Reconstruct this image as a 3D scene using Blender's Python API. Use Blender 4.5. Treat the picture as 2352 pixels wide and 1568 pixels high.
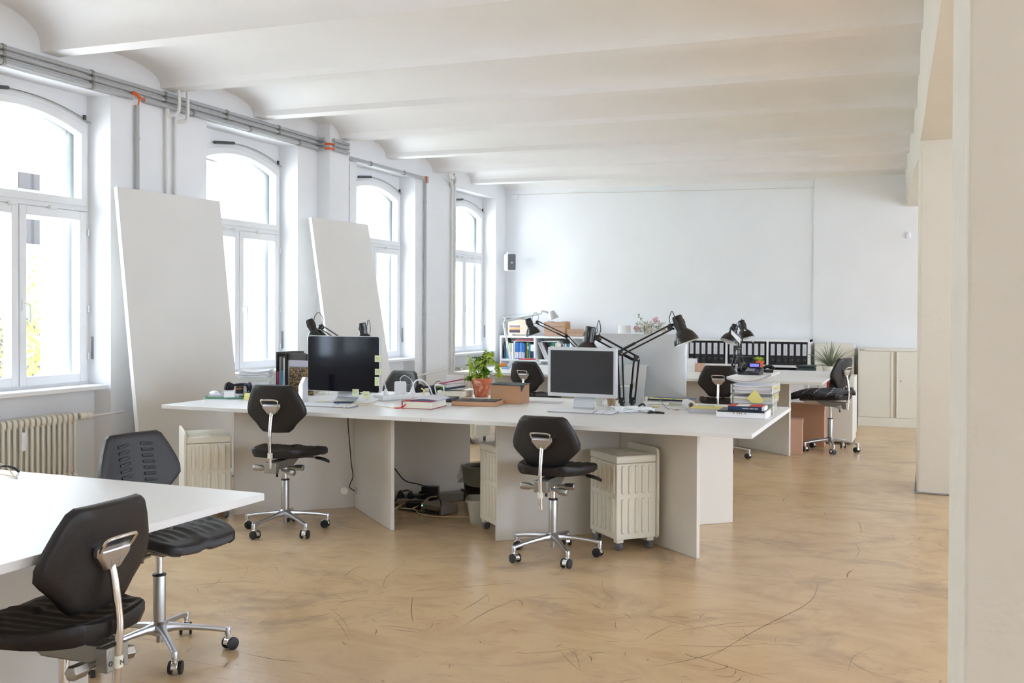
import bpy, bmesh, math, random
from math import sin, cos, pi, radians, sqrt, atan2, hypot
from mathutils import Vector, Matrix
random.seed(7)
for o in list(bpy.data.objects): bpy.data.objects.remove(o)
sc = bpy.context.scene
col = sc.collection

# ------------------------------------------------------------------ camera
CAMH = 1.37
FPX, YAW, PIT, ROL, PY = 2289.2, 0.392872, 0.0122968, 0.0039765, 742.94
_F = Vector((-sin(YAW)*cos(PIT), cos(YAW)*cos(PIT), -sin(PIT)))
_R0 = Vector((cos(YAW), sin(YAW), 0)); _U0 = _R0.cross(_F)
_R = _R0*cos(ROL) + _U0*sin(ROL); _U = _U0*cos(ROL) - _R0*sin(ROL)
cam_d = bpy.data.cameras.new('camera'); cam = bpy.data.objects.new('camera', cam_d); col.objects.link(cam)
cam_d.sensor_width = 36.0; cam_d.lens = FPX/2352*36.0
cam_d.shift_y = -(784-PY)/2352; cam_d.clip_start = 0.05; cam_d.clip_end = 300
M = Matrix((( _R.x, _U.x, -_F.x, 0), (_R.y, _U.y, -_F.y, 0), (_R.z, _U.z, -_F.z, CAMH), (0, 0, 0, 1)))
cam.matrix_world = M
sc.camera = cam

def ray(px, py): return _F + _R*((px-1176)/FPX) - _U*((py-PY)/FPX)
def at_z(px, py, z=0.74):
    r = ray(px, py); t = (z-CAMH)/r.z; return Vector((r.x*t, r.y*t, z))
def at_y(px, py, y):
    r = ray(px, py); t = y/r.y; return Vector((r.x*t, y, CAMH+r.z*t))
def at_x(px, py, x):
    r = ray(px, py); t = x/r.x; return Vector((x, r.y*t, CAMH+r.z*t))

# ------------------------------------------------------------------ world, light, exposure
w = bpy.data.worlds.new('daylight'); sc.world = w; w.use_nodes = True
bg = w.node_tree.nodes['Background']
bg.inputs[0].default_value = (0.765, 0.860, 1.09, 1); bg.inputs[1].default_value = 9.0
sun_d = bpy.data.lights.new('sun', 'SUN'); sun_d.energy = 18.0; sun_d.angle = 0.02; sun_d.color = (0.93, 0.97, 1.04)
sun = bpy.data.objects.new('sun', sun_d); col.objects.link(sun)
sun.rotation_euler = (0, radians(38), radians(15))
sc.view_settings.view_transform = 'Standard'; sc.view_settings.look = 'None'
sc.view_settings.gamma = 1.0; sc.view_settings.use_curve_mapping = False
sc.view_settings.exposure = 0.54
cy = sc.cycles
cy.use_denoising = True; cy.max_bounces = 10; cy.diffuse_bounces = 6; cy.glossy_bounces = 4
cy.transmission_bounces = 6; cy.transparent_max_bounces = 12
cy.caustics_reflective = False; cy.caustics_refractive = False
cy.sample_clamp_indirect = 8.0; cy.use_adaptive_sampling = True; cy.adaptive_threshold = 0.03

def portal(loc, rot, sx, sy):
    d = bpy.data.lights.new('window_portal', 'AREA'); d.shape = 'RECTANGLE'; d.size = sx; d.size_y = sy
    d.cycles.is_portal = True
    o = bpy.data.objects.new('window_portal', d); col.objects.link(o); o.location = loc; o.rotation_euler = rot

# ------------------------------------------------------------------ materials
def srgb(r, g, b):
    f = lambda c: (c/255/12.92) if c/255 <= 0.04045 else ((c/255+0.055)/1.055)**2.4
    return (f(r), f(g), f(b), 1)
MATS = {}
def mat(name, rgb, rough=0.5, metal=0.0, bump=0.0, bscale=60.0, var=0.0, vscale=3.0, coat=0.0, spec=0.5, sheen=0.0, emit=None, estr=0.0, alpha=1.0, trans=0.0, c2=None):
    m = bpy.data.materials.new(name); m.use_nodes = True; nt = m.node_tree
    b = nt.nodes['Principled BSDF']; c = srgb(*rgb)
    b.inputs['Base Color'].default_value = c; b.inputs['Roughness'].default_value = rough; b.inputs['Metallic'].default_value = metal
    b.inputs['Specular IOR Level'].default_value = spec; b.inputs['Coat Weight'].default_value = coat
    b.inputs['Alpha'].default_value = alpha; b.inputs['Transmission Weight'].default_value = trans
    if sheen: b.inputs['Sheen Weight'].default_value = sheen
    if emit: b.inputs['Emission Color'].default_value = srgb(*emit); b.inputs['Emission Strength'].default_value = estr
    tc = nt.nodes.new('ShaderNodeTexCoord')
    n = nt.nodes.new('ShaderNodeTexNoise'); n.inputs['Scale'].default_value = vscale; n.inputs['Detail'].default_value = 5
    nt.links.new(tc.outputs['Object'], n.inputs['Vector'])
    mx = nt.nodes.new('ShaderNodeMix'); mx.data_type = 'RGBA'
    v = max(var, 0.03)
    mx.inputs[6].default_value = tuple(x*(1-v) for x in c[:3])+(1,); mx.inputs[7].default_value = tuple(min(1, x*(1+v)) for x in c[:3])+(1,)
    if c2:
        mx.inputs[6].default_value = c; mx.inputs[7].default_value = srgb(*c2); n.inputs['Distortion'].default_value = 1.6
        rp_ = nt.nodes.new('ShaderNodeValToRGB'); rp_.color_ramp.elements[0].position = 0.5; rp_.color_ramp.elements[1].position = 0.66
        nt.links.new(n.outputs['Fac'], rp_.inputs[0]); nt.links.new(rp_.outputs[0], mx.inputs[0])
    else: nt.links.new(n.outputs['Fac'], mx.inputs[0])
    nt.links.new(mx.outputs[2], b.inputs['Base Color'])
    if bump:
        n2 = nt.nodes.new('ShaderNodeTexNoise'); n2.inputs['Scale'].default_value = bscale; n2.inputs['Detail'].default_value = 4
        nt.links.new(tc.outputs['Object'], n2.inputs['Vector'])
        bp = nt.nodes.new('ShaderNodeBump'); bp.inputs['Strength'].default_value = bump; bp.inputs['Distance'].default_value = 0.01
        nt.links.new(n2.outputs['Fac'], bp.inputs['Height']); nt.links.new(bp.outputs[0], b.inputs['Normal'])
    MATS[name] = m
    return m

wall_m = mat('white_plaster', (233, 233, 234), 0.85, bump=0.25, bscale=9, var=0.02)
back_m = mat('back_wall_paint', (236, 237, 239), 0.85, bump=0.1, bscale=12)
ceil_m = mat('ceiling_plaster', (235, 232, 230), 0.9, bump=0.2, bscale=4, var=0.03)
col_m = mat('column_plaster', (224, 219, 208), 0.85, bump=0.5, bscale=14, var=0.03)
rough_m = mat('rough_render', (214, 208, 196), 0.95, bump=1.0, bscale=40, var=0.08, vscale=12)
frame_m = mat('window_paint', (230, 230, 230), 0.4)
desk_m = mat('desk_laminate', (230, 230, 230), 0.36, var=0.01, spec=0.35)
panel_m = mat('panel_laminate', (226, 221, 212), 0.42, var=0.02)
board_m = mat('board_white', (222, 219, 214), 0.55, var=0.02)
white_edge = mat('white_edge', (246, 246, 248), 0.4)
black_rub = mat('black_rubber', (27, 24, 24), 0.45, bump=0.15, bscale=300)
black_pl = mat('black_plastic', (30, 30, 32), 0.35)
black_gl = mat('black_gloss', (22, 21, 23), 0.18, coat=0.4)
alu = mat('cast_aluminium', (196, 196, 200), 0.32, metal=1.0)
chrome = mat('chrome', (225, 222, 220), 0.12, metal=1.0)
steel = mat('brushed_steel', (178, 176, 172), 0.35, metal=1.0)
zinc = mat('zinc_plate', (158, 156, 148), 0.45, metal=0.8)
cream_pl = mat('cream_plastic', (236, 231, 216), 0.4, var=0.02)
grey_wh = mat('grey_wheel', (108, 110, 118), 0.45)
rad_m = mat('radiator_enamel', (222, 216, 202), 0.3)
pipe_m = mat('pipe_paint', (228, 226, 221), 0.4)
cond_m = mat('grey_conduit', (176, 177, 177), 0.45)
orange_m = mat('orange_cable_sheath', (226, 96, 30), 0.5)
white_pl = mat('white_plastic', (238, 240, 242), 0.35)
lamp_m = mat('lamp_black_enamel', (20, 17, 16), 0.25, coat=0.2)
lamp_in = mat('lamp_inner_white', (225, 223, 215), 0.5)
lampalu = mat('lamp_aluminium', (212, 214, 214), 0.3, metal=0.7)
terra = mat('terracotta', (202, 112, 78), 0.85, var=0.10, vscale=14, c2=(232, 190, 164))
terra2 = mat('orange_pot', (214, 96, 52), 0.6)
leaf1 = mat('leaf_light', (186, 210, 80), 0.5, var=0.2, vscale=20)
leaf2 = mat('leaf_dark', (104, 146, 40), 0.5, var=0.2, vscale=20)
leaf3 = mat('leaf_bluegreen', (128, 138, 110), 0.5, var=0.15, vscale=20)
stem_m = mat('stem_brown', (70, 58, 44), 0.7)
soil_m = mat('soil', (60, 44, 34), 0.9, bump=0.8)
card = mat('cardboard', (196, 152, 116), 0.8, var=0.05, vscale=8)
card2 = mat('cardboard_pink', (208, 168, 144), 0.8, var=0.04)
darkgreen = mat('dark_green_lid', (52, 66, 68), 0.6)
wood_m = mat('crate_wood', (182, 150, 130), 0.7, var=0.14, vscale=10)
silver_pl = mat('silver_bezel', (206, 207, 210), 0.35, metal=0.5)
silver_al = mat('silver_aluminium', (204, 207, 210), 0.38, metal=0.35)
screen_m = mat('screen_glass', (14, 14, 20), 0.08, spec=0.28)
screen_mat = mat('screen_matte', (37, 36, 38), 0.4)
paper_m = mat('paper_white', (238, 238, 240), 0.8)
paper_g = mat('paper_grey', (206, 206, 214), 0.8, var=0.12, vscale=200)
yellow_p = mat('yellow_paper', (232, 224, 140), 0.8)
note_m = mat('note_pale', (222, 228, 184), 0.8)
clear_pl = mat('clear_plastic', (236, 236, 222), 0.2, alpha=0.42)
binder_m = mat('binder_black', (32, 33, 38), 0.55)
label_m = mat('binder_label', (216, 217, 226), 0.7)
cab_m = mat('cabinet_enamel', (230, 227, 216), 0.42)
cab2_m = mat('cabinet_enamel_shadow_gap', (196, 188, 164), 0.6)
shelf_m = mat('shelf_white', (240, 242, 243), 0.4)
red_m = mat('red_cover', (168, 30, 52), 0.6)
redb_m = mat('red_bright', (214, 40, 50), 0.6)
pink_m = mat('pink_folder', (226, 104, 120), 0.6)
blue_m = mat('blue_cover', (34, 102, 178), 0.5)
lblue_m = mat('light_blue_cover', (126, 172, 214), 0.5)
navy_m = mat('navy_cover', (34, 60, 92), 0.5)
green_m = mat('green_cover', (62, 134, 74), 0.5)
teal_m = mat('teal_cover', (26, 128, 120), 0.5)
cyan_m = mat('cyan_plastic', (40, 140, 176), 0.4)
grey_m = mat('grey_cover', (150, 146, 146), 0.6)
orangec = mat('orange_cover', (232, 130, 40), 0.6)
yellowc = mat('yellow_cover', (226, 196, 70), 0.6)
magenta = mat('magenta_cover', (176, 44, 92), 0.6)
cream_p = mat('cream_pages', (238, 232, 216), 0.8)
dgrey_m = mat('dark_grey_board', (74, 71, 68), 0.6)
dpaper = mat('dark_notebook', (60, 60, 64), 0.65)
beige_cab = mat('beige_cable', (216, 196, 160), 0.6)
whitecab = mat('white_cable', (236, 240, 242), 0.4)
fabric_k = mat('black_knit', (26, 23, 24), 0.95, bump=1.0, bscale=70, sheen=0.3)
fabric_s = mat('pale_stripe', (190, 176, 172), 0.9)
bag_m = mat('bin_liner', (196, 200, 186), 0.35, alpha=0.35)
teal_gl = mat('green_glass_edge', (176, 226, 212), 0.15, alpha=0.8)
lcd_m = mat('phone_lcd', (122, 124, 214), 0.3)
pinkfl = mat('pink_flower', (222, 178, 180), 0.7, var=0.2, vscale=30)
whitefl = mat('white_flower', (238, 232, 220), 0.7)

def glass_mat():
    m = bpy.data.materials.new('window_glass'); m.use_nodes = True; nt = m.node_tree; nt.nodes.clear()
    out = nt.nodes.new('ShaderNodeOutputMaterial'); tr = nt.nodes.new('ShaderNodeBsdfTransparent'); gl = nt.nodes.new('ShaderNodeBsdfGlossy')
    gl.inputs['Roughness'].default_value = 0.02; tr.inputs[0].default_value = (0.95, 0.985, 0.98, 1)
    fr = nt.nodes.new('ShaderNodeFresnel'); fr.inputs[0].default_value = 1.35
    ge = nt.nodes.new('ShaderNodeNewGeometry'); inv = nt.nodes.new('ShaderNodeMath'); inv.operation = 'SUBTRACT'; inv.inputs[0].default_value = 1.0
    nt.links.new(ge.outputs['Backfacing'], inv.inputs[1]); ml = nt.nodes.new('ShaderNodeMath'); ml.operation = 'MULTIPLY'
    nt.links.new(fr.outputs[0], ml.inputs[0]); nt.links.new(inv.outputs[0], ml.inputs[1])
    mx = nt.nodes.new('ShaderNodeMixShader'); nt.links.new(ml.outputs[0], mx.inputs[0]); nt.links.new(tr.outputs[0], mx.inputs[1]); nt.links.new(gl.outputs[0], mx.inputs[2])
    nt.links.new(mx.outputs[0], out.inputs[0]); return m
glass_m = glass_mat()

def floor_mat():
    m = bpy.data.materials.new('floor_screed'); m.use_nodes = True; nt = m.node_tree; b = nt.nodes['Principled BSDF']
    L = nt.links.new; N = nt.nodes.new
    tc = N('ShaderNodeTexCoord')
    def noise(scale, detail=6, rot=0, sx=1, sy=1, rough=0.55, dist=0.0):
        mp = N('ShaderNodeMapping'); mp.inputs['Rotation'].default_value = (0, 0, rot); mp.inputs['Scale'].default_value = (sx, sy, 1)
        L(tc.outputs['Object'], mp.inputs[0])
        n = N('ShaderNodeTexNoise'); n.inputs['Scale'].default_value = scale; n.inputs['Detail'].default_value = detail
        n.inputs['Roughness'].default_value = rough; n.inputs['Distortion'].default_value = dist
        L(mp.outputs[0], n.inputs['Vector']); return n.outputs['Fac']
    def ramp(f, a, bb, c0=(0, 0, 0, 1), c1=(1, 1, 1, 1)):
        r = N('ShaderNodeValToRGB'); r.color_ramp.elements[0].position = a; r.color_ramp.elements[1].position = bb
        r.color_ramp.elements[0].color = c0; r.color_ramp.elements[1].color = c1; L(f, r.inputs[0]); return r.outputs[0]
    def mix(f, a, bb, blend='MIX', fac=None):
        x = N('ShaderNodeMix'); x.data_type = 'RGBA'; x.blend_type = blend
        if f is not None: L(f, x.inputs[0])
        else: x.inputs[0].default_value = fac
        for i, v in ((6, a), (7, bb)):
            if isinstance(v, tuple): x.inputs[i].default_value = v
            else: L(v, x.inputs[i])
        return x.outputs[2]
    def mul(a, k):
        x = N('ShaderNodeMath'); x.operation = 'MULTIPLY'; L(a, x.inputs[0])
        if isinstance(k, float): x.inputs[1].default_value = k
        else: L(k, x.inputs[1])
        return x.outputs[0]
    base = mix(noise(0.9, 6, 0.2, 1, 1.2, dist=0.6), FLOOR_A, FLOOR_B)
    base = mix(mul(ramp(noise(2.2, 9, -0.5, 1, 1.35, 0.66, 0.8), 0.46, 0.70), 0.6), base, FLOOR_C)
    base = mix(mul(ramp(noise(1.2, 9, 0.5, 1, 1.5, 0.72, 0.8), 0.53, 0.68), 0.6), base, FLOOR_D)
    base = mix(mul(ramp(noise(75, 4, 0, 1, 1, 0.7), 0.56, 0.74), 0.22), base, FLOOR_E)
    sc_all = None
    for i, (rot, sx, sy, s, th) in enumerate(((0.5, 1.0, 60, 1.5, 0.68), (-0.35, 0.9, 64, 1.3, 0.68), (1.1, 1.1, 56, 1.7, 0.685), (2.3, 1.0, 60, 1.4, 0.685), (0.9, 0.8, 70, 1.2, 0.68))):
        f = ramp(noise(s, 2.5, rot, sx, sy, 0.5, 0.5), th, th+0.02)
        f = mul(f, ramp(noise(0.8+i*0.2, 2, rot+1), 0.48, 0.6))
        base = mix(mul(f, 0.35), base, FLOOR_S)
    L(base, b.inputs['Base Color'])
    b.inputs['Roughness'].default_value = 0.27
    bp = N('ShaderNodeBump'); bp.inputs['Strength'].default_value = 0.08; bp.inputs['Distance'].default_value = 0.002
    L(noise(30, 5), bp.inputs['Height']); L(bp.outputs[0], b.inputs['Normal'])
    b.inputs['Specular IOR Level'].default_value = 0.45
    return m
FLOOR_A = srgb(203, 171, 130); FLOOR_B = srgb(212, 186, 147); FLOOR_C = srgb(181, 148, 111); FLOOR_D = srgb(146, 124, 106)
FLOOR_E = srgb(150, 122, 92); FLOOR_S = srgb(96, 76, 58)
floor_m = floor_mat()

# ------------------------------------------------------------------ mesh building
class MB:
    def __init__(s): s.v = []; s.f = []; s.mi = []; s.T = Matrix.Identity(4)
    def add(s, vs, fs, m=0):
        n = len(s.v)
        s.v += [tuple(s.T @ Vector(p)) for p in vs]
        s.f += [tuple(i+n for i in f) for f in fs]; s.mi += [m]*len(fs); return s
    def box(s, x0, x1, y0, y1, z0, z1, m=0):
        vs = [(x0, y0, z0), (x1, y0, z0), (x1, y1, z0), (x0, y1, z0), (x0, y0, z1), (x1, y0, z1), (x1, y1, z1), (x0, y1, z1)]
        return s.add(vs, [(3, 2, 1, 0), (4, 5, 6, 7), (0, 1, 5, 4), (1, 2, 6, 5), (2, 3, 7, 6), (3, 0, 4, 7)], m)
    def prism(s, poly, a, b, axis='z', m=0):
        # poly 2-D CCW; extruded along axis from a to b
        n = len(poly)
        def P(u, v, w):
            return (u, v, w) if axis == 'z' else ((w, u, v) if axis == 'x' else (u, w, v))
        vs = [P(u, v, a) for u, v in poly] + [P(u, v, b) for u, v in poly]
        fs = [tuple(range(n-1, -1, -1)), tuple(range(n, 2*n))] + [(i, (i+1) % n, n+(i+1) % n, n+i) for i in range(n)]
        if axis == 'y': fs = [tuple(reversed(f)) for f in fs]
        return s.add(vs, fs, m)
    def loft(s, rings, m=0, caps=True, closed=True):
        n = len(rings[0]); vs = [p for r in rings for p in r]; fs = []
        for k in range(len(rings)-1):
            for i in range(n if closed else n-1):
                j = (i+1) % n; fs.append((k*n+i, k*n+j, (k+1)*n+j, (k+1)*n+i))
        if caps: fs.append(tuple(range(n-1, -1, -1))); fs.append(tuple(range((len(rings)-1)*n, len(rings)*n)))
        return s.add(vs, fs, m)
    def tube(s, pts, r, seg=8, m=0, caps=True):
        pts = [Vector(p) for p in pts]; rs = r if isinstance(r, (list, tuple)) else [r]*len(pts)
        rings = []; up = None
        for i, p in enumerate(pts):
            t = (pts[min(i+1, len(pts)-1)] - pts[max(i-1, 0)]).normalized()
            if up is None: up = Vector((0, 0, 1)) if abs(t.z) < 0.9 else Vector((1, 0, 0))
            a = t.cross(up).normalized(); up = a.cross(t).normalized()
            rings.append([tuple(p + a*cos(2*pi*k/seg)*rs[i] + up*sin(2*pi*k/seg)*rs[i]) for k in range(seg)])
        return s.loft(rings, m, caps)
    def lathe(s, prof, seg=20, c=(0, 0, 0), ax=(0, 0, 1), m=0, caps=True):
        ax = Vector(ax).normalized(); a = ax.cross(Vector((0, 0, 1)) if abs(ax.z) < 0.9 else Vector((1, 0, 0))).normalized(); b = ax.cross(a)
        c = Vector(c)
        rings = [[tuple(c + ax*h + a*cos(2*pi*k/seg)*r + b*sin(2*pi*k/seg)*r) for k in range(seg)] for r, h in prof]
        return s.loft(rings, m, caps)
    def sheet(s, grid, th, m=0):
        # grid[i][j] points; given thickness along z
        ni, nj = len(grid), len(grid[0]); vs = [tuple(p) for r in grid for p in r] + [(p[0], p[1], p[2]-th) for r in grid for p in r]
        fs = []; o = ni*nj
        for i in range(ni-1):
            for j in range(nj-1):
                a = i*nj+j; q = (a, a+1, a+nj+1, a+nj); fs.append(tuple(reversed(q))); fs.append(tuple(x+o for x in q))
        edge = [j for j in range(nj)] + [i*nj+nj-1 for i in range(1, ni)] + [(ni-1)*nj+j for j in range(nj-2, -1, -1)] + [i*nj for i in range(ni-2, 0, -1)]
        for k in range(len(edge)):
            a, b = edge[k], edge[(k+1) % len(edge)]; fs.append((a, b, b+o, a+o))
        return s.add(vs, fs, m)
    def build(s, name, mats, parent=None, smooth=True, bevel=0.0, seg=2, angle=35):
        me = bpy.data.meshes.new(name); me.from_pydata(s.v, [], s.f); me.update()
        bm = bmesh.new(); bm.from_mesh(me); bmesh.ops.recalc_face_normals(bm, faces=bm.faces); bm.to_mesh(me); bm.free()
        for m in (mats if isinstance(mats, (list, tuple)) else [mats]): me.materials.append(m)
        for p, mi in zip(me.polygons, s.mi): p.material_index = mi
        if smooth:
            for p in me.polygons: p.use_smooth = True
            try: me.set_sharp_from_angle(angle=radians(angle))
            except Exception: pass
        o = bpy.data.objects.new(name, me); col.objects.link(o)
        if parent: o.parent = parent
        if bevel:
            b = o.modifiers.new('bevel', 'BEVEL'); b.width = bevel; b.segments = seg; b.limit_method = 'ANGLE'; b.angle_limit = radians(40)
            b.harden_normals = False
        return o

def tag(o, label=None, cat=None, group=None, kind=None):
    if label: o['label'] = label
    if cat: o['category'] = cat
    if group: o['group'] = group
    if kind: o['kind'] = kind
    return o
def thing(name, label, cat, loc=(0, 0, 0), rz=0.0, group=None):
    o = bpy.data.objects.new(name, None); col.objects.link(o); o.empty_display_size = 0.1
    o.location = loc; o.rotation_euler = (0, 0, rz); return tag(o, label, cat, group)
def one(name, mb, m, label, cat, loc=(0, 0, 0), rz=0.0, group=None, **k):
    o = mb.build(name, m, **k); o.location = loc; o.rotation_euler = (0, 0, rz); return tag(o, label, cat, group)
def struct(name, mb, m, parent=None, **k):
    o = mb.build(name, m, parent, **k)
    if not parent: o['kind'] = 'structure'
    return o
def copy_tree(o, parent=None, fn=None):
    c = o.copy(); col.objects.link(c); c.parent = parent
    if fn: fn(c)
    for ch in list(o.children): copy_tree(ch, c, fn)
    return c
def smooth_path(pts, n=8):
    # Catmull-Rom
    P = [Vector(p) for p in pts]; P = [P[0]*2-P[1]] + P + [P[-1]*2-P[-2]]; out = []
    for i in range(1, len(P)-2):
        for k in range(n):
            t = k/n; a, b, c, d = P[i-1], P[i], P[i+1], P[i+2]
            out.append(0.5*((2*b) + (c-a)*t + (2*a-5*b+4*c-d)*t*t + (3*b-a-3*c+d)*t**3))
    out.append(P[-2]); return out
def rrect(w, h, r, n=4, cx=0, cy=0):
    out = []
    for sx, sy, a0 in ((1, 1, 0), (-1, 1, 90), (-1, -1, 180), (1, -1, 270)):
        for k in range(n+1):
            a = radians(a0+90*k/n); out.append((cx+sx*(w/2-r)+r*cos(a), cy+sy*(h/2-r)+r*sin(a)))
    return out
# ------------------------------------------------------------------ the room
XW = -5.60; XF = -5.80; XO = -6.12          # wall face, window frame face, outer face
YB = 13.24                                   # back wall
ZT = 3.6
Y0 = -4.5                                    # wall behind the camera
WC = [-2.15, 0.25, 2.65, 5.05, 7.44, 9.84, 12.24]
def arc_z(y, yc, hw, zs, rise):
    R = (hw*hw+rise*rise)/(2*rise); return zs-(R-rise)+sqrt(max(0, R*R-(y-yc)**2))
mb = MB()
edges = [Y0-0.4]
for c in WC: edges += [c-0.66, c+0.66]
edges.append(YB+0.4)
for i in range(0, len(edges), 2):            # piers (recesses slightly splayed)
    a, b = edges[i], edges[i+1]
    mb.prism([(XF, a-(0.03 if i else 0)), (XW, a), (XW, b), (XF, b+(0.03 if i < len(edges)-2 else 0))], -0.02, ZT, 'z')
for c in WC:
    mb.box(XF, XW-0.0004, c-0.68, c+0.68, 2.96, ZT)
    mb.box(-5.84, -5.74, c-0.7, c+0.7, -0.02, 0.78)
# outer layer with arched openings
for i in range(0, len(edges), 2):
    a, b = edges[i]-(0.14 if i else 0), edges[i+1]+(0.14 if i < len(edges)-2 else 0)
    mb.box(-5.86, XF+0.001, edges[i]-(0.02 if i else 0), edges[i+1]+(0.02 if i < len(edges)-2 else 0), -0.02, ZT)
for c in WC:
    N = 14
    for k in range(N):
        y0, y1 = c-0.68+1.36*k/N, c-0.68+1.36*(k+1)/N
        z0 = arc_z(max(min(y0, c+0.64), c-0.64), c, 0.64, 2.75, 0.12); z1 = arc_z(max(min(y1, c+0.64), c-0.64), c, 0.64, 2.75, 0.12)
        vs = [(-5.86, y0, z0), (-5.86, y1, z1), (-5.86, y1, ZT), (-5.86, y0, ZT), (XF, y0, z0), (XF, y1, z1), (XF, y1, ZT), (XF, y0, ZT)]
        mb.add(vs, [(0, 1, 2, 3), (7, 6, 5, 4), (0, 4, 5, 1), (3, 2, 6, 7)])
# pilaster beside the second pier
mb.box(XW-0.01, -5.45, 8.43, 8.78, -0.02, 3.3)
struct('wall_left', mb, wall_m, smooth=False)
# outer masonry reveals (rough render seen through the glass)
mb = MB()
for i in range(0, len(edges), 2):
    a, b = edges[i]-(0.11 if i else 0), edges[i+1]+(0.11 if i < len(edges)-2 else 0)
    if i: a = edges[i]-0.66+0.515
    if i < len(edges)-2: b = edges[i+1]+0.66-0.515
    mb.box(-6.14, -5.88, a, b, -1.0, ZT)
    mb.box(-6.18, -6.135, a+(0.03 if i else 0), b-(0.03 if i < len(edges)-2 else 0), -1.0, ZT, 1)
for c in WC:
    mb.box(-6.2, -5.88, c-0.52, c+0.52, -1.0, 0.80)
    N = 12
    for k in range(N):
        y0, y1 = c-0.52+1.04*k/N, c-0.52+1.04*(k+1)/N
        z0 = arc_z(y0, c, 0.52, 2.66, 0.12); z1 = arc_z(y1, c, 0.52, 2.66, 0.12)
        vs = [(-6.16, y0, z0), (-6.16, y1, z1), (-6.16, y1, ZT), (-6.16, y0, ZT), (-5.88, y0, z0), (-5.88, y1, z1), (-5.88, y1, ZT), (-5.88, y0, ZT)]
        mb.add(vs, [(0, 1, 2, 3), (7, 6, 5, 4), (0, 4, 5, 1), (3, 2, 6, 7)])
struct('wall_facade', mb, [wall_m, rough_m], smooth=False)

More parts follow.
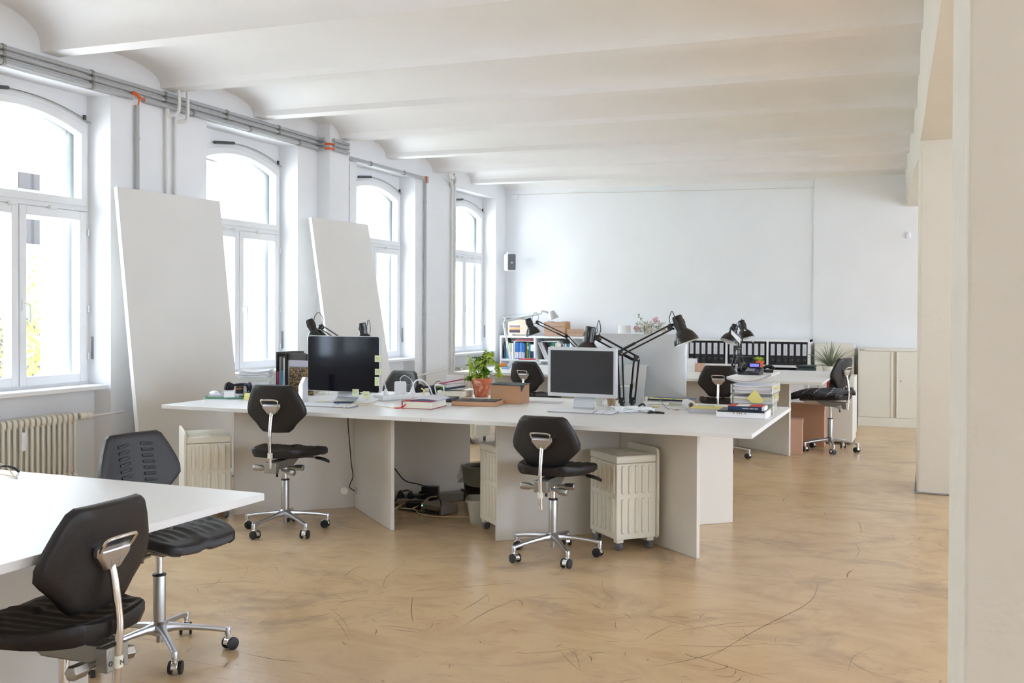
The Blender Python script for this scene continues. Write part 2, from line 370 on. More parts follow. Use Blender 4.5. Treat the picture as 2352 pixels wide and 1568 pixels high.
def make_window(n, c, detail=True):
    root = bpy.data.objects.new('window_%d' % n, None); col.objects.link(root); root.location = (XF, c, 0); root['kind'] = 'structure'
    # frame: outer arched ring, transom, casement stiles
    f = MB(); N = 16
    def ring(hw0, zs0, r0, zb0, hw1, zs1, r1, zb1, xa, xb):
        def pts(hw, zs, r, zb):
            p = [(-hw, zb)]
            for k in range(N+1):
                y = -hw+2*hw*k/N; p.append((y, arc_z(y, 0, hw, zs, r)))
            p.append((hw, zb)); return p
        A, B = pts(hw0, zs0, r0, zb0), pts(hw1, zs1, r1, zb1); n_ = len(A)
        vs = [(xa, y, z) for y, z in A]+[(xa, y, z) for y, z in B]+[(xb, y, z) for y, z in A]+[(xb, y, z) for y, z in B]
        fs = []
        for i in range(n_):
            j = (i+1) % n_
            fs += [(i, j, n_+j, n_+i), (2*n_+i, 3*n_+i, 3*n_+j, 2*n_+j), (n_+i, n_+j, 3*n_+j, 3*n_+i), (i, 2*n_+i, 2*n_+j, j)]
        f.add(vs, fs)
    ring(0.64, 2.755, 0.115, 0.80, 0.60, 2.72, 0.11, 0.84, -0.07, 0.012)
    ring(0.605, 2.725, 0.11, 2.135, 0.555, 2.665, 0.115, 2.19, -0.055, 0.028)      # top sash
    for s_ in (-1, 1):                                                              # two casements
        y0, y1 = (0.004, 0.60) if s_ > 0 else (-0.60, -0.004)
        i0, i1 = (0.062, 0.535) if s_ > 0 else (-0.535, -0.062)
        f.box(-0.055, 0.028, y0, i0, 0.835, 2.095) ; f.box(-0.055, 0.028, i1, y1, 0.835, 2.095)
        f.box(-0.055, 0.028, i0, i1, 0.835, 0.90) ; f.box(-0.055, 0.028, i0, i1, 2.03, 2.095)
    f.box(-0.06, 0.018, -0.61, 0.61, 2.09, 2.14)
    f.box(0.018, 0.032, -0.61, 0.61, 2.098, 2.112)
    f.build('frame', frame_m, root, bevel=0.004, angle=30)
    for (a, b, z0, z1) in ((-0.54, -0.058, 0.895, 2.035), (0.058, 0.54, 0.895, 2.035)):
        MB().box(-0.025, -0.019, a, b, z0, z1).build('pane', glass_m, root, smooth=False)
    p = MB(); pts = [(-0.56, 2.18), (0.56, 2.18)]
    for k in range(N+1):
        y = 0.56-1.12*k/N; pts.append((y, arc_z(y, 0, 0.56, 2.67, 0.115)))
    p.prism(pts, -0.025, -0.019, 'x'); p.build('pane', glass_m, root, smooth=False)
    s = MB().box(-0.02, 0.215, -0.665, 0.63 if n != 4 else 0.63, 0.782, 0.815); s.build('sill', frame_m, root, bevel=0.006)
    h = MB().box(0.028, 0.04, -0.012+0.03, 0.012+0.03, 1.36, 1.44); h.tube([(0.04, 0.03, 1.41), (0.075, 0.03, 1.41), (0.078, 0.045, 1.40), (0.078, 0.047, 1.28)], 0.008)
    h.build('handle', white_pl if n % 2 else frame_m, root)
    for y in (-0.2, 0.28, -0.06):
        k = MB().box(0.028, 0.05, y-0.03, y+0.03, 2.085, 2.10); k.box(0.028, 0.052, y-0.035, y-0.022, 2.085, 2.112); k.build('stay', pipe_m, root)
    # fanlight opener: rod over the arch and down the right jamb
    rod = MB(); arc = [(0.03, y, arc_z(y, 0, 0.64, 2.755, 0.115)+0.005) for y in [(-0.30+0.93*k/14) for k in range(15)]]
    rod.tube(arc, 0.0045, 6); rod.tube([(0.03, 0.632, 2.765), (0.032, 0.65, 2.74), (0.032, 0.65, 1.17)], 0.005, 6)
    rod.build('opener_rod', steel, root)
    cl = MB(); a0 = (-0.30, -0.05)
    cl.tube([(0.04, -0.36, arc_z(-0.36, 0, 0.64, 2.755, 0.115)+0.005), (0.045, -0.1, arc_z(-0.1, 0, 0.64, 2.755, 0.115)+0.005)], 0.013, 8)
    for y in (0.57,): cl.box(0.03, 0.045, y-0.01, y+0.012, arc_z(y, 0, 0.64, 2.755, 0.115)-0.005, arc_z(y, 0, 0.64, 2.755, 0.115)+0.03)
    cl.build('opener_scissor', dgrey_m, root)
    lv = MB().box(0.03, 0.055, 0.635, 0.665, 1.0, 1.17); lv.tube([(0.06, 0.65, 1.15), (0.075, 0.652, 1.0), (0.065, 0.652, 0.95)], 0.006); lv.build('opener_lever', steel, root)
    for z in (1.92, 1.35, 1.0):
        MB().lathe([(0.008, 0), (0.008, 0.05)], 8, (0.03, 0.612, z)).build('hinge', frame_m, root)
    portal((XF-0.12, c, 1.8), (0, radians(-90), 0), 1.95, 1.1)
    return root
for i, c in enumerate(WC): make_window(i+1, c)

# ceiling: flat-bottomed ribs with shallow vaults between
BY = [5.155, 6.31, 7.49, 8.68, 9.87, 11.02, 12.13]
BY = [3.95, 2.75, 1.55, 0.35, -0.85, -2.05, -3.25][::-1] + BY
prof = [(Y0-0.5, 3.3)]
edge_pts = []
HW = 0.075
ys = [Y0-0.4] + BY + [YB+0.085]
for i in range(len(ys)-1):
    a = ys[i]+HW; b = ys[i+1]-HW; rise = 0.16 if ys[i] > 4.9 else 0.26
    m_ = (a+b)/2; hw = (b-a)/2
    seg = [(a, 0)]
    for k in range(1, 16):
        t = pi*k/16; seg.append((m_-hw*cos(t)**1 if True else 0, rise*(sin(t)**0.75)))
    seg.append((b, 0)); edge_pts += seg
grid = []
def zl(y): return 3.13-max(0, (y-5))*0.009
def zr(y): return 3.045-max(0, (y-6))*0.006
mb = MB(); NX = 12; XR = 0.42
vs = []; 
for x_i in range(NX+1):
    x = XW-0.25+(XR-(XW-0.25))*x_i/NX; t = (x-XW)/(0-XW)
    for (y, dz) in edge_pts: vs.append((x, y, zl(y)*(1-t)+zr(y)*t+dz))
n = len(edge_pts); fs = []
for i in range(NX):
    for j in range(n-1): fs.append((i*n+j, i*n+j+1, (i+1)*n+j+1, (i+1)*n+j))
mb.add(vs, fs)
mb.box(XW-0.6, XR, Y0-0.5, YB+0.5, 3.62, 3.7)
struct('ceiling', mb, ceil_m, angle=24)
MB_c = MB().box(XR, 6.6, Y0-0.5, YB+0.5, 3.35, 3.45)
struct('ceiling_side', MB_c, ceil_m, smooth=False)

# back wall: the right part stands slightly proud
mb = MB().box(-6.2, 6.6, YB, YB+0.3, -0.02, ZT)
mb.box(-1.32, 0.6, YB-0.025, YB+0.01, 0, ZT)
struct('wall_back', mb, back_m, smooth=False)
mb = MB().tube(smooth_path([(XW+0.55*i, YB-0.006, 3.045-0.0105*i+random.uniform(-0.006, 0.006)) for i in range(10)], 3), 0.006, 5)
struct('trim_1', mb, pipe_m)
struct('wall_behind', MB().box(-6.2, 6.6, Y0-0.3, Y0, -0.02, ZT), wall_m, smooth=False)
# far side wall of the neighbouring bay, its unseen windows added for fill daylight
mb = MB()
SW = [-2.0, 1.6, 5.2, 8.8, 12.0]
e = [Y0-0.3]
for c in SW: e += [c-1.0, c+1.0]
e.append(YB+0.3)
for i in range(0, len(e), 2): mb.box(6.0, 6.3, e[i], e[i+1], -0.02, ZT)
for c in SW: mb.box(6.0, 6.3, c-1.0, c+1.0, -0.02, 0.9); mb.box(6.0, 6.3, c-1.0, c+1.0, 2.9, ZT)
struct('wall_right', mb, wall_m, smooth=False)
for k, c in enumerate(SW):  # added windows, out of view, letting fill light in from the right
    r = bpy.data.objects.new('window_%d' % (k+8), None); col.objects.link(r); r['kind'] = 'structure'; r.location = (6.12, c, 0)
    f = MB()
    for y in (-1.0, -0.03, 0.94): f.box(-0.03, 0.03, y, y+0.06, 0.9, 2.9)
    f.box(-0.03, 0.03, -1, 1, 0.9, 0.96); f.box(-0.03, 0.03, -1, 1, 2.84, 2.9); f.build('frame', frame_m, r)
    MB().box(-0.003, 0.003, -0.94, 0.94, 0.96, 2.84).build('pane', glass_m, r, smooth=False)
    portal((6.2, c, 1.9), (0, radians(90), 0), 1.9, 1.9)

# floor
struct('floor', MB().box(-6.1, 6.3, Y0-0.3, YB+0.1, -0.1, 0), floor_m, smooth=False)

# scuffs and drag marks worn into the floor
scuff_m = mat('floor_scuff', (112, 90, 70), 0.6, alpha=0.55)
rs = random.Random(21); sm_ = MB()
def scuff(pts, w_):
    pts = smooth_path([Vector((p[0], p[1], 0)) for p in pts], 5); n_ = len(pts); L_, R__ = [], []
    for i, p in enumerate(pts):
        d = (pts[min(i+1, n_-1)]-pts[max(i-1, 0)]).normalized(); s_ = Vector((-d.y, d.x, 0))*w_*(0.25+sin(pi*i/(n_-1)))*0.6
        L_.append((p.x+s_.x, p.y+s_.y, 0.0004)); R__.append((p.x-s_.x, p.y-s_.y, 0.0004))
    sm_.add(L_+R__, [(i, i+1, n_+i+1, n_+i) for i in range(n_-1)])
scuff([at_z(*p, 0).xy for p in ((1880, 1340), (1868, 1372), (1840, 1395), (1800, 1415), (1735, 1448), (1680, 1480), (1617, 1518))], 0.0035)
scuff([at_z(*p, 0).xy for p in ((1945, 1328), (1948, 1316), (1960, 1308))], 0.005); scuff([at_z(*p, 0).xy for p in ((1823, 1396), (1870, 1399), (1925, 1402))], 0.002)
for a_, b_ in (((1060, 1440), (1190, 1375)), ((1055, 1405), (1125, 1360)), ((870, 1437), (990, 1452)), ((880, 1442), (960, 1452)), ((930, 1360), (1035, 1344)), ((770, 1390), (860, 1370)), ((948, 1370), (949, 1430)), ((560, 1500), (700, 1520)), ((1480, 1470), (1545, 1435)), ((1635, 1540), (1665, 1525))):
    p0_, p1_ = at_z(*a_, 0), at_z(*b_, 0); m__ = (p0_+p1_)/2+Vector((rs.uniform(-.03, .03), rs.uniform(-.03, .03), 0)); scuff([p0_.xy, m__.xy, p1_.xy], 0.003)
for k in range(420):
    x_, y_ = rs.uniform(-3.6, 0.1), 2.4+8.5*rs.random()**1.7; a_ = rs.uniform(0, pi)
    if rs.random() < 0.5: cx_, cy__ = rs.choice(((-2.4, 3.9), (-1.2, 4.2), (-2.9, 4.3), (-0.8, 3.6), (-0.3, 6.5))); x_, y_ = cx_+rs.gauss(0, .45), cy__+rs.gauss(0, .4)
    ln = rs.choice((0.03, 0.05, 0.08, 0.12, 0.25, 0.4)); d_ = Vector((cos(a_), sin(a_), 0))*ln/2; n__ = Vector((-sin(a_), cos(a_), 0))*ln*rs.uniform(-.12, .12)
    if x_+ln > 0.3 or x_-ln < -5.2: continue
    c_ = Vector((x_, y_, 0)); scuff([c_-d_, c_+n__, c_+d_], rs.choice((0.0009, 0.0013, 0.002, 0.003)))
sm_.build('scuff_marks', scuff_m, bpy.data.objects['floor'], smooth=False)

# girder over the columns, haunched at each support
stn = [(Y0, .09, .13, 2.85), (1.2, .07, .12, 2.70), (1.9, .06, .11, 2.68), (3.0, .045, .10, 2.80), (4.2, .02, .08, 2.84), (5.0, 0.0, .062, 2.85), (6.0, -.018, .037, 2.845), (6.6, -.03, .008, 2.77), (7.2, -.043, -.010, 2.715), (7.9, -.055, -.035, 2.68), (8.2, -.062, -.045, 2.673),
       (8.75, -.074, -.05, 2.673), (9.3, -.09, -.06, 2.70), (10.2, -.125, -.08, 2.80), (11.2, -.17, -.12, 2.86), (12.2, -.205, -.16, 2.84), (12.8, -.225, -.19, 2.76), (13.15, -.236, -.215, 2.68), (YB+.05, -.236, -.219, 2.677)]
mb = MB(); rings = []
for (y, xt, xb, zb) in stn:
    rings.append([(xt, y, 3.6), (xt, y, zr(y)-0.02), (xb, y, zb), (0.47, y, zb), (0.47, y, 3.6)])
mb.loft(rings)
struct('trim_2', mb, col_m, angle=20)
# near pillar and far column
mb = MB().prism([(0.052, 1.50), (0.60, 1.50), (0.60, 2.0), (0.0435, 2.0)], -0.02, 3.4)
o = struct('wall_pillar', mb, col_m, smooth=False, bevel=0.006)
mb = MB().prism([(-0.035, 8.17), (0.44, 8.155), (0.44, 8.70), (-0.05, 8.70), (-0.057, 8.6), (-0.050, 8.2)], -0.02, 2.9)
struct('wall_column', mb, col_m, smooth=False, bevel=0.008)
MB_b = MB().box(-0.066, 0.46, 8.15, 8.72, 0, 0.012); MB_b.box(-0.062, -0.04, 8.2, 8.71, 0, 0.07)
struct('baseboard_column', MB_b, grey_m, bevel=0.01)

# conduits under the vaults, orange cable joints, small pipes
def conduit(z, y0, y1, r, label, name='wall_conduit', x=XW+0.03):
    t = thing(name, label, 'conduit', (0, 0, 0))
    MB().tube([(x, y0, z), (x, y1, z-(y1-y0)*0.0032)], r, 10).build('tube', cond_m, t)
    for k in range(int((y1-y0)/0.75)):
        y = y0+0.55+k*0.75
        MB().lathe([(r+0.006, -0.012), (r+0.006, 0.012)], 10, (x, y, z-(y-y0)*0.0032), (0, 1, 0)).build('clip', zinc, t)
    return t
conduit(3.092, 1.2, 8.40, 0.0155, 'topmost grey conduit of three running over the windows to the pilaster')
conduit(3.048, 1.2, 8.40, 0.0155, 'middle grey conduit of three running over the windows')
t = conduit(2.997, 1.2, 5.90, 0.020, 'lowest thick grey conduit left of the orange cable joint')
t = conduit(2.985, 6.02, 8.40, 0.020, 'lowest thick grey conduit between orange cable joint and pilaster')
for dz, lab in ((0.0, 'upper short grey conduit around the pilaster'), (-0.045, 'middle short grey conduit around the pilaster'), (-0.09, 'lower short grey conduit around the pilaster')):
    z = 3.06+dz; t = thing('wall_conduit', lab, 'conduit')
    a = MB().tube([(-5.585, 8.415, z), (-5.49, 8.405, z)], 0.017, 10); a.build('tube', cond_m, t)
    a = MB().tube([(-5.425, 8.46, z), (-5.425, 8.74, z-0.002), (-5.44, 8.76, z)], 0.017, 10); a.build('tube', cond_m, t)
    if dz < 0:
        MB().tube(smooth_path([(-5.50, 8.407, z), (-5.45, 8.405, z-.002), (-5.43, 8.42, z), (-5.425, 8.47, z)], 4), 0.010, 8).build('cable', orange_m, t)
conduit(2.965, 8.86, 10.66, 0.021, 'single grey conduit beyond the pilaster over the third window', x=XW+0.03)
t = thing('cable_joint', 'orange cable loop hanging from the conduit above the leaning panel', 'cable')
MB().tube(smooth_path([(-5.56, 6.03, 2.985), (-5.55, 5.965, 2.99), (-5.55, 5.90, 3.02), (-5.56, 5.89, 3.0)], 6), 0.007, 8).build('loop', orange_m, t)
MB().tube(smooth_path([(-5.56, 5.90, 3.01), (-5.55, 5.945, 2.985), (-5.565, 5.955, 2.93)], 6), 0.006, 8).build('tail', orange_m, t)
def riser(y, x, z0, z1, r, label, m=cond_m, clips=(0.25, 0.9, 1.6)):
    t = thing('riser_conduit' if m is cond_m else 'riser_pipe', label, 'pipe', (x, y, z0))
    MB().tube([(0, 0, 0), (0, 0, z1-z0)], r, 10).build('tube', m, t)
    for c in clips:
        if c < z1-z0: MB().lathe([(r+.005, -.01), (r+.005, .01)], 10, (0, 0, z1-z0-c)).build('clip', m, t)
    return t
riser(5.95, XW+0.03, 0.02, 2.93, 0.0165, 'grey conduit dropping from the orange joint behind the wide panel')
t = riser(8.80, XW+0.13, 0.02, 2.87, 0.0165, 'grey conduit dropping beside the pilaster')
MB().tube(smooth_path([(0, -0.02, 2.90), (0, 0, 2.875), (0, 0.0, 2.84)], 4), 0.009, 8).build('cable', orange_m, t)
t = riser(10.70, XW+0.03, 0.02, 2.93, 0.017, 'grey conduit dropping right of the third window with orange tail')
MB().tube(smooth_path([(0.02, -0.04, 2.96), (0.02, -0.01, 2.93), (0, 0.0, 2.86)], 4), 0.009, 8).build('cable', orange_m, t)
MB().box(0, 0.03, -0.005, 0.03, 2.89, 2.97).build('junction_box', cond_m, t)
def hook(pts, r, label):
    t = thing('heating_pipe', label, 'pipe')
    MB().tube(smooth_path(pts, 6), r, 10).build('tube', pipe_m, t)
hook([(-5.50, 6.33, 3.14), (-5.50, 6.33, 2.97), (-5.515, 6.31, 2.925), (-5.555, 6.28, 2.905), (-5.57, 6.27, 2.85), (-5.57, 6.28, 1.5), (-5.57, 6.28, 0.02)], 0.014, 'left cream heating pipe with a crook between first two windows')
hook([(-5.50, 6.43, 3.14), (-5.50, 6.43, 2.93), (-5.52, 6.42, 2.89), (-5.56, 6.38, 2.875), (-5.57, 6.37, 2.80), (-5.57, 6.375, 1.5), (-5.57, 6.375, 0.02)], 0.014, 'right cream heating pipe with a crook between first two windows')
hook([(-5.50, 11.20, 3.10), (-5.50, 11.22, 3.02), (-5.55, 11.36, 3.0), (-5.57, 11.42, 2.95), (-5.57, 11.44, 2.8), (-5.57, 11.42, 0.02)], 0.014, 'left cream pipe before the last window')
hook([(-5.46, 11.26, 3.08), (-5.46, 11.32, 3.05), (-5.53, 11.46, 3.03), (-5.57, 11.50, 2.97), (-5.57, 11.52, 2.8), (-5.57, 11.50, 0.02)], 0.016, 'right cream pipe before the last window')

# radiators
def radiator(y0, y1, label, z0=0.14, z1=0.625, valve=True):
    t = thing('radiator', label, 'radiator', (-5.665, y1, 0))
    n = int((y1-y0)/0.0465)
    for k in range(n):
        y = -0.0225-k*0.0465; sct = MB()
        for dx in (-0.045, 0.045):
            sct.tube([(dx, y, z0+0.05), (dx, y, z1-0.05)], 0.0135, 8)
        for z, s in ((z0+.03, -1), (z1-.03, 1)):
            rings = []
            for q in range(13):
                a = 2*pi*q/12
            pts = rrect(0.125, 0.075, 0.03, 4, 0, z)
            sct.prism([(u, v) for u, v in pts], y-0.0165, y+0.0165, 'y')
        sct.build('section', rad_m, t, bevel=0.005)
    m = MB().tube([(0, -0.01, z0+.03), (0, -(y1-y0), z0+.03)], 0.018, 8); m.tube([(0, 0.0, z1-.03), (0, -(y1-y0), z1-.03)], 0.018, 8); m.build('manifold', rad_m, t)
    MB().box(-0.05, 0.05, -0.7, -0.68, 0.005, z0+.02).build('foot', rad_m, t)
    if valve:
        MB().tube([(0, 0, z1-.03), (0, 0.06, z1-.03)], 0.013, 8).build('union', zinc, t)
        v = MB().lathe([(0.010, 0), (0.026, 0.006), (0.030, 0.03), (0.022, 0.05), (0.022, 0.06), (0.027, 0.065), (0.026, 0.10), (0.015, 0.107)], 16, (0, 0.055, z1-.03), (0.25, 1, 0)); v.build('thermostat_valve', cream_pl, t)
        MB().tube(smooth_path([(0, 0.12, z1-.035), (0.045, 0.16, z1-.03), (0.085, 0.22, z1-.025), (0.09, 0.40, z1-.02)], 4), 0.009, 8).build('pipe', pipe_m, t)
    return t
t = radiator(4.35, 5.41, 'cream ribbed radiator under the nearest window')
hm = MB().box(0.07, 0.10, -0.52, -0.485, 0.42, 0.545); hm.build('heat_meter', white_pl, t, bevel=0.006)
radiator(9.2, 10.3, 'cream ribbed radiator under the third window behind the monitor', valve=False)
radiator(11.75, 12.75, 'cream ribbed radiator under the last window', valve=False)
radiator(6.85, 7.9, 'cream ribbed radiator under the second window', valve=False)
t = thing('heating_pipe', 'long thin cream heating pipe along the wall near the third window', 'pipe')
MB().tube(smooth_path([(-5.53, 10.35, 0.60), (-5.53, 10.9, 0.63), (-5.57, 11.38, 0.66)], 4), 0.011, 8).build('tube', pipe_m, t)

# leaning white boards
def board(corners_bottom, corners_top, th, label):
    (bl, br), (tl, tr) = corners_bottom, corners_top
    t = thing('leaning_board', label, 'board', tuple(Vector(bl)))
    o = Vector(bl); nrm = (Vector(br)-o).cross(Vector(tl)-o).normalized()
    if nrm.x < 0: nrm = -nrm
    f = [Vector(p)-o for p in (bl, br, tr, tl)]
    vs = [tuple(p) for p in f]+[tuple(p-nrm*th) for p in f]
    MB().add(vs, [(0, 1, 2, 3), (7, 6, 5, 4), (0, 4, 5, 1), (1, 5, 6, 2), (2, 6, 7, 3), (3, 7, 4, 0)]).build('panel', [board_m], t, bevel=0.003)
    return t
board(((-5.27, 5.70, 0.006), (-5.27, 6.86, 0.006)), ((-5.512, 5.685, 2.279), (-5.512, 6.845, 2.292)), 0.035, 'wide white board leaning on the pier between first and second windows')
board(((-5.08, 8.08, 0.007), (-5.08, 9.22, 0.007)), ((-5.40, 8.04, 2.26), (-5.40, 9.08, 2.275)), 0.035, 'narrower white board leaning on the pilaster behind the black monitor')
# wall speaker, sensor
t = thing('wall_speaker', 'small white speaker with grey grille high in the back left corner', 'speaker', tuple(at_y(1172, 602, 12.95)), radians(42))
MB().prism(rrect(0.13, 0.24, 0.02), -0.06, 0.07, 'y').build('cabinet', white_pl, t)
MB().prism(rrect(0.112, 0.222, 0.014), -0.068, -0.058, 'y').build('grille', mat('speaker_grille', (104, 106, 112), 0.7), t)
MB().box(-0.012, 0.012, -0.069, -0.0675, -0.02, 0.0).build('badge', white_pl, t)
MB().tube([(0, 0.06, 0.10), (0, 0.12, 0.14), (0.02, 0.30, 0.14)], 0.012).build('bracket', white_pl, t)
t = thing('motion_sensor', 'tiny white sensor box high on the right of the back wall', 'sensor', tuple(at_y(2087, 540, YB-0.03)))
MB().box(-0.02, 0.02, -0.03, 0.005, -0.035, 0.035).build('housing', white_pl, t, bevel=0.006)
MB().lathe([(0.018, 0), (0.012, 0.012), (0.002, 0.016)], 12, (0, -0.03, 0.01), (0, -1, 0)).build('lens', frame_m, t)
t = thing('junction_box', 'small white box at the top left of the back wall', 'box', tuple(at_y(1184, 453, YB-0.02)))
MB().box(-0.035, 0.035, -0.03, 0.02, -0.03, 0.03).build('housing', white_pl, t, bevel=0.004)

# outside: facade across the courtyard, scaffold, tree
fac_m = mat('facade_paint', (226, 220, 208), 0.9); glassd = mat('dark_pane', (52, 48, 46), 0.5, spec=0.1); pole_m = mat('scaffold_tube', (190, 200, 206), 0.4, metal=0.3)
t = thing('neighbour_building', 'pale building with dark windows across the courtyard', 'building', (-17.0, 0, -4))
MB().box(-3, 0, -8, 60, 0, 13).build('wall', fac_m, t)
for y0_, y1_, z0_, z1_ in ((14.85, 15.6, 7.83, 8.16), (14.85, 15.6, 6.72, 7.22), (20.0, 21.25, 9.2, 10.6), (10.2, 11.4, 7.8, 9.4), (10.2, 11.4, 4.6, 6.2), (14.4, 15.6, 4.0, 5.2)):
    wo = MB().box(-0.05, 0.03, y0_, y1_, z0_, z1_).build('window', glassd, t); MB().box(0.03, 0.10, y0_-0.05, y1_+0.05, z0_-0.10, z0_-0.02).build('sill', pole_m, wo)
MB().box(0, 0.3, -8, 60, 11.5, 11.9).build('cornice', fac_m, t)
t = thing('scaffold', 'thin scaffolding tubes in front of the building outside the nearest window', 'scaffold', (-15.4, 0, -4))
for k in range(7): MB().tube([(0, 9+k*2.2, 0), (0, 9+k*2.2, 13)], 0.04, 6).build('standard', pole_m, t)
for z in (3.4, 5.4, 7.4, 9.4): MB().tube([(0, 9, z), (0, 22.5, z)], 0.04, 6).build('ledger', pole_m, t)
MB().box(-0.06, 0.0, 9, 22, 8.60, 8.67).build('guard_rail', pink_m, t)
t = thing('courtyard_tree', 'yellow-green leafy tree seen through the nearest window', 'tree', (-11.8, 10.7, -4))
MB().tube(smooth_path([(0, 0, 0), (0.1, 0, 1.6), (-0.1, 0.1, 3.2), (0.1, 0.1, 4.6)], 4), [0.16-0.008*i for i in range(13)], 8).build('trunk', stem_m, t)
lf = MB(); rnd = random.Random(3)
for k in range(2600):
    th = rnd.uniform(0, 2*pi); ph = rnd.uniform(-1, 1); R_ = rnd.random()**0.4
    cx, cy_, cz = 0.9*R_*cos(th)*sqrt(1-ph*ph), 0.9*R_*sin(th)*sqrt(1-ph*ph), 4.4+1.8*R_*ph
    d1 = Vector((rnd.gauss(0, 1), rnd.gauss(0, 1), rnd.gauss(0, 1))).normalized()*0.075; d2 = Vector((rnd.gauss(0, 1), rnd.gauss(0, 1), rnd.gauss(0, 1))).normalized()*0.04
    c_ = Vector((cx, cy_, cz)); lf.add([tuple(c_-d1), tuple(c_+d2), tuple(c_+d1), tuple(c_-d2)], [(0, 1, 2, 3)])
lf.build('foliage', leaf1, t, smooth=False)
struct('ground_outside', MB().box(-60, -6.2, -30, 80, -4.2, -4.0), mat('courtyard_gravel', (224, 222, 216), 0.9), smooth=False)
# ------------------------------------------------------------------ desks on crossed panels
def panel_with_hole(p0, p1, z0, z1, th, hole=None, r=0.03):
    """upright board between plan points p0,p1; hole=(s along board, z)"""
    p0 = Vector((p0[0], p0[1], 0)); p1 = Vector((p1[0], p1[1], 0)); d = p1-p0; L = d.length; d.normalize(); n = Vector((-d.y, d.x, 0))*th/2
    mb = MB()
    def W(s, z, sd): return tuple(p0+d*s+Vector((0, 0, z))+n*sd)
    if not hole:
        vs = [W(s, z, sd) for sd in (-1, 1) for s, z in ((0, z0), (L, z0), (L, z1), (0, z1))]
        return mb.add(vs, [(3, 2, 1, 0), (4, 5, 6, 7), (0, 1, 5, 4), (1, 2, 6, 5), (2, 3, 7, 6), (3, 0, 4, 7)])
    hs, hz = hole; N = 16
    ring = [(hs+r*cos(2*pi*k/N), hz+r*sin(2*pi*k/N)) for k in range(N)]
    outer = []
    for k in range(N):
        a = 2*pi*k/N; c, s_ = cos(a), sin(a); t = 1e9
        if c > 1e-6: t = min(t, (L-hs)/c)
        if c < -1e-6: t = min(t, -hs/c)
        if s_ > 1e-6: t = min(t, (z1-hz)/s_)
        if s_ < -1e-6: t = min(t, (z0-hz)/s_)
        outer.append([hs+c*t, hz+s_*t])
    cors = [(L, z0), (L, z1), (0, z1), (0, z0)]
    for c in cors:                                             # snap nearest ring spoke to each corner
        k = min(range(N), key=lambda i: hypot(outer[i][0]-c[0], outer[i][1]-c[1])); outer[k] = list(c)
    vs = [W(s, z, -1) for s, z in ring]+[W(s, z, -1) for s, z in outer]+[W(s, z, 1) for s, z in ring]+[W(s, z, 1) for s, z in outer]
    fs = []
    for k in range(N):
        j = (k+1) % N
        fs += [(k, j, N+j, N+k), (2*N+k, 3*N+k, 3*N+j, 2*N+j), (k, 2*N+k, 2*N+j, j), (N+k, N+j, 3*N+j, 3*N+k)]
    return mb.add(vs, fs)
def desk(x0, x1, y0, y1, label, arms, group='white desks on crossed panels', zt=0.74, split=None, holes=None):
    t = thing('desk', label, 'desk', ((x0+x1)/2, (y0+y1)/2, 0), 0, group)
    cx, cy_ = (x0+x1)/2, (y0+y1)/2
    for (a, b) in (split or [(y0, y1)]):
        MB().box(x0-cx+0.0006, x1-cx-0.0006, a-cy_+0.0006, b-cy_-0.0006, zt-0.025, zt).build('tabletop', desk_m, t, bevel=0.0015, seg=1)
    ax, ay = arms[0]
    for k, (ex, ey) in enumerate(arms[1:]):
        h = (holes or {}).get(k)
        d = Vector((ex-ax, ey-ay)).normalized()*0.0145 if k else Vector((0, 0))
        panel_with_hole((ax+d.x-cx, ay+d.y-cy_), (ex-cx, ey-cy_), 0.001, zt-0.0255, 0.022, h, 0.026).build('leg_panel', panel_m, t, bevel=0.001, seg=1)
    return t
TY0, TY1, TYM = 5.225, 6.84, 6.03
desk(-4.689, -2.748, TY0, TY1, 'white desk group with the black monitor, left half of the middle row', [(-3.66, 6.0), (-4.27, 5.445), (-3.06, 5.45), (-3.10, 6.67), (-4.25, 6.58)],
     split=[(TY0, TYM), (TYM, TY1)], holes={0: (0.085, 0.12), 1: (0.02, 0.12)})
desk(-2.746, -0.820, TY0, TY1, 'white desk group with the silver monitor, right half of the middle row', [(-1.75, 6.0), (-2.355, 5.445), (-1.155, 5.50), (-1.155, 6.55), (-2.33, 6.58)], split=[(TY0, TYM), (TYM, TY1)])
desk(-4.546, -2.70, 9.37, 10.98, 'far white desk by the last window under the silver lamp', [(-3.68, 10.18), (-4.20, 9.68), (-3.08, 9.62), (-3.08, 10.75), (-4.27, 10.75)], split=[(9.37, 10.175), (10.175, 10.98)])
desk(-2.698, -0.850, 9.37, 11.2, 'far white desk with the phone beside the shelf of binders', [(-1.78, 10.35), (-2.38, 9.75), (-1.185, 9.80), (-1.19, 10.97), (-2.38, 10.95)], split=[(9.37, 10.285), (10.285, 11.2)], holes={1: (0.06, 0.25)})
desk(-4.3, -2.10, 0.9, 2.845, 'white desk in the left foreground with bare top', [(-3.15, 1.9), (-3.75, 1.3), (-2.55, 1.3), (-2.55, 2.5), (-3.75, 2.5)], split=[(0.9, 2.845)])

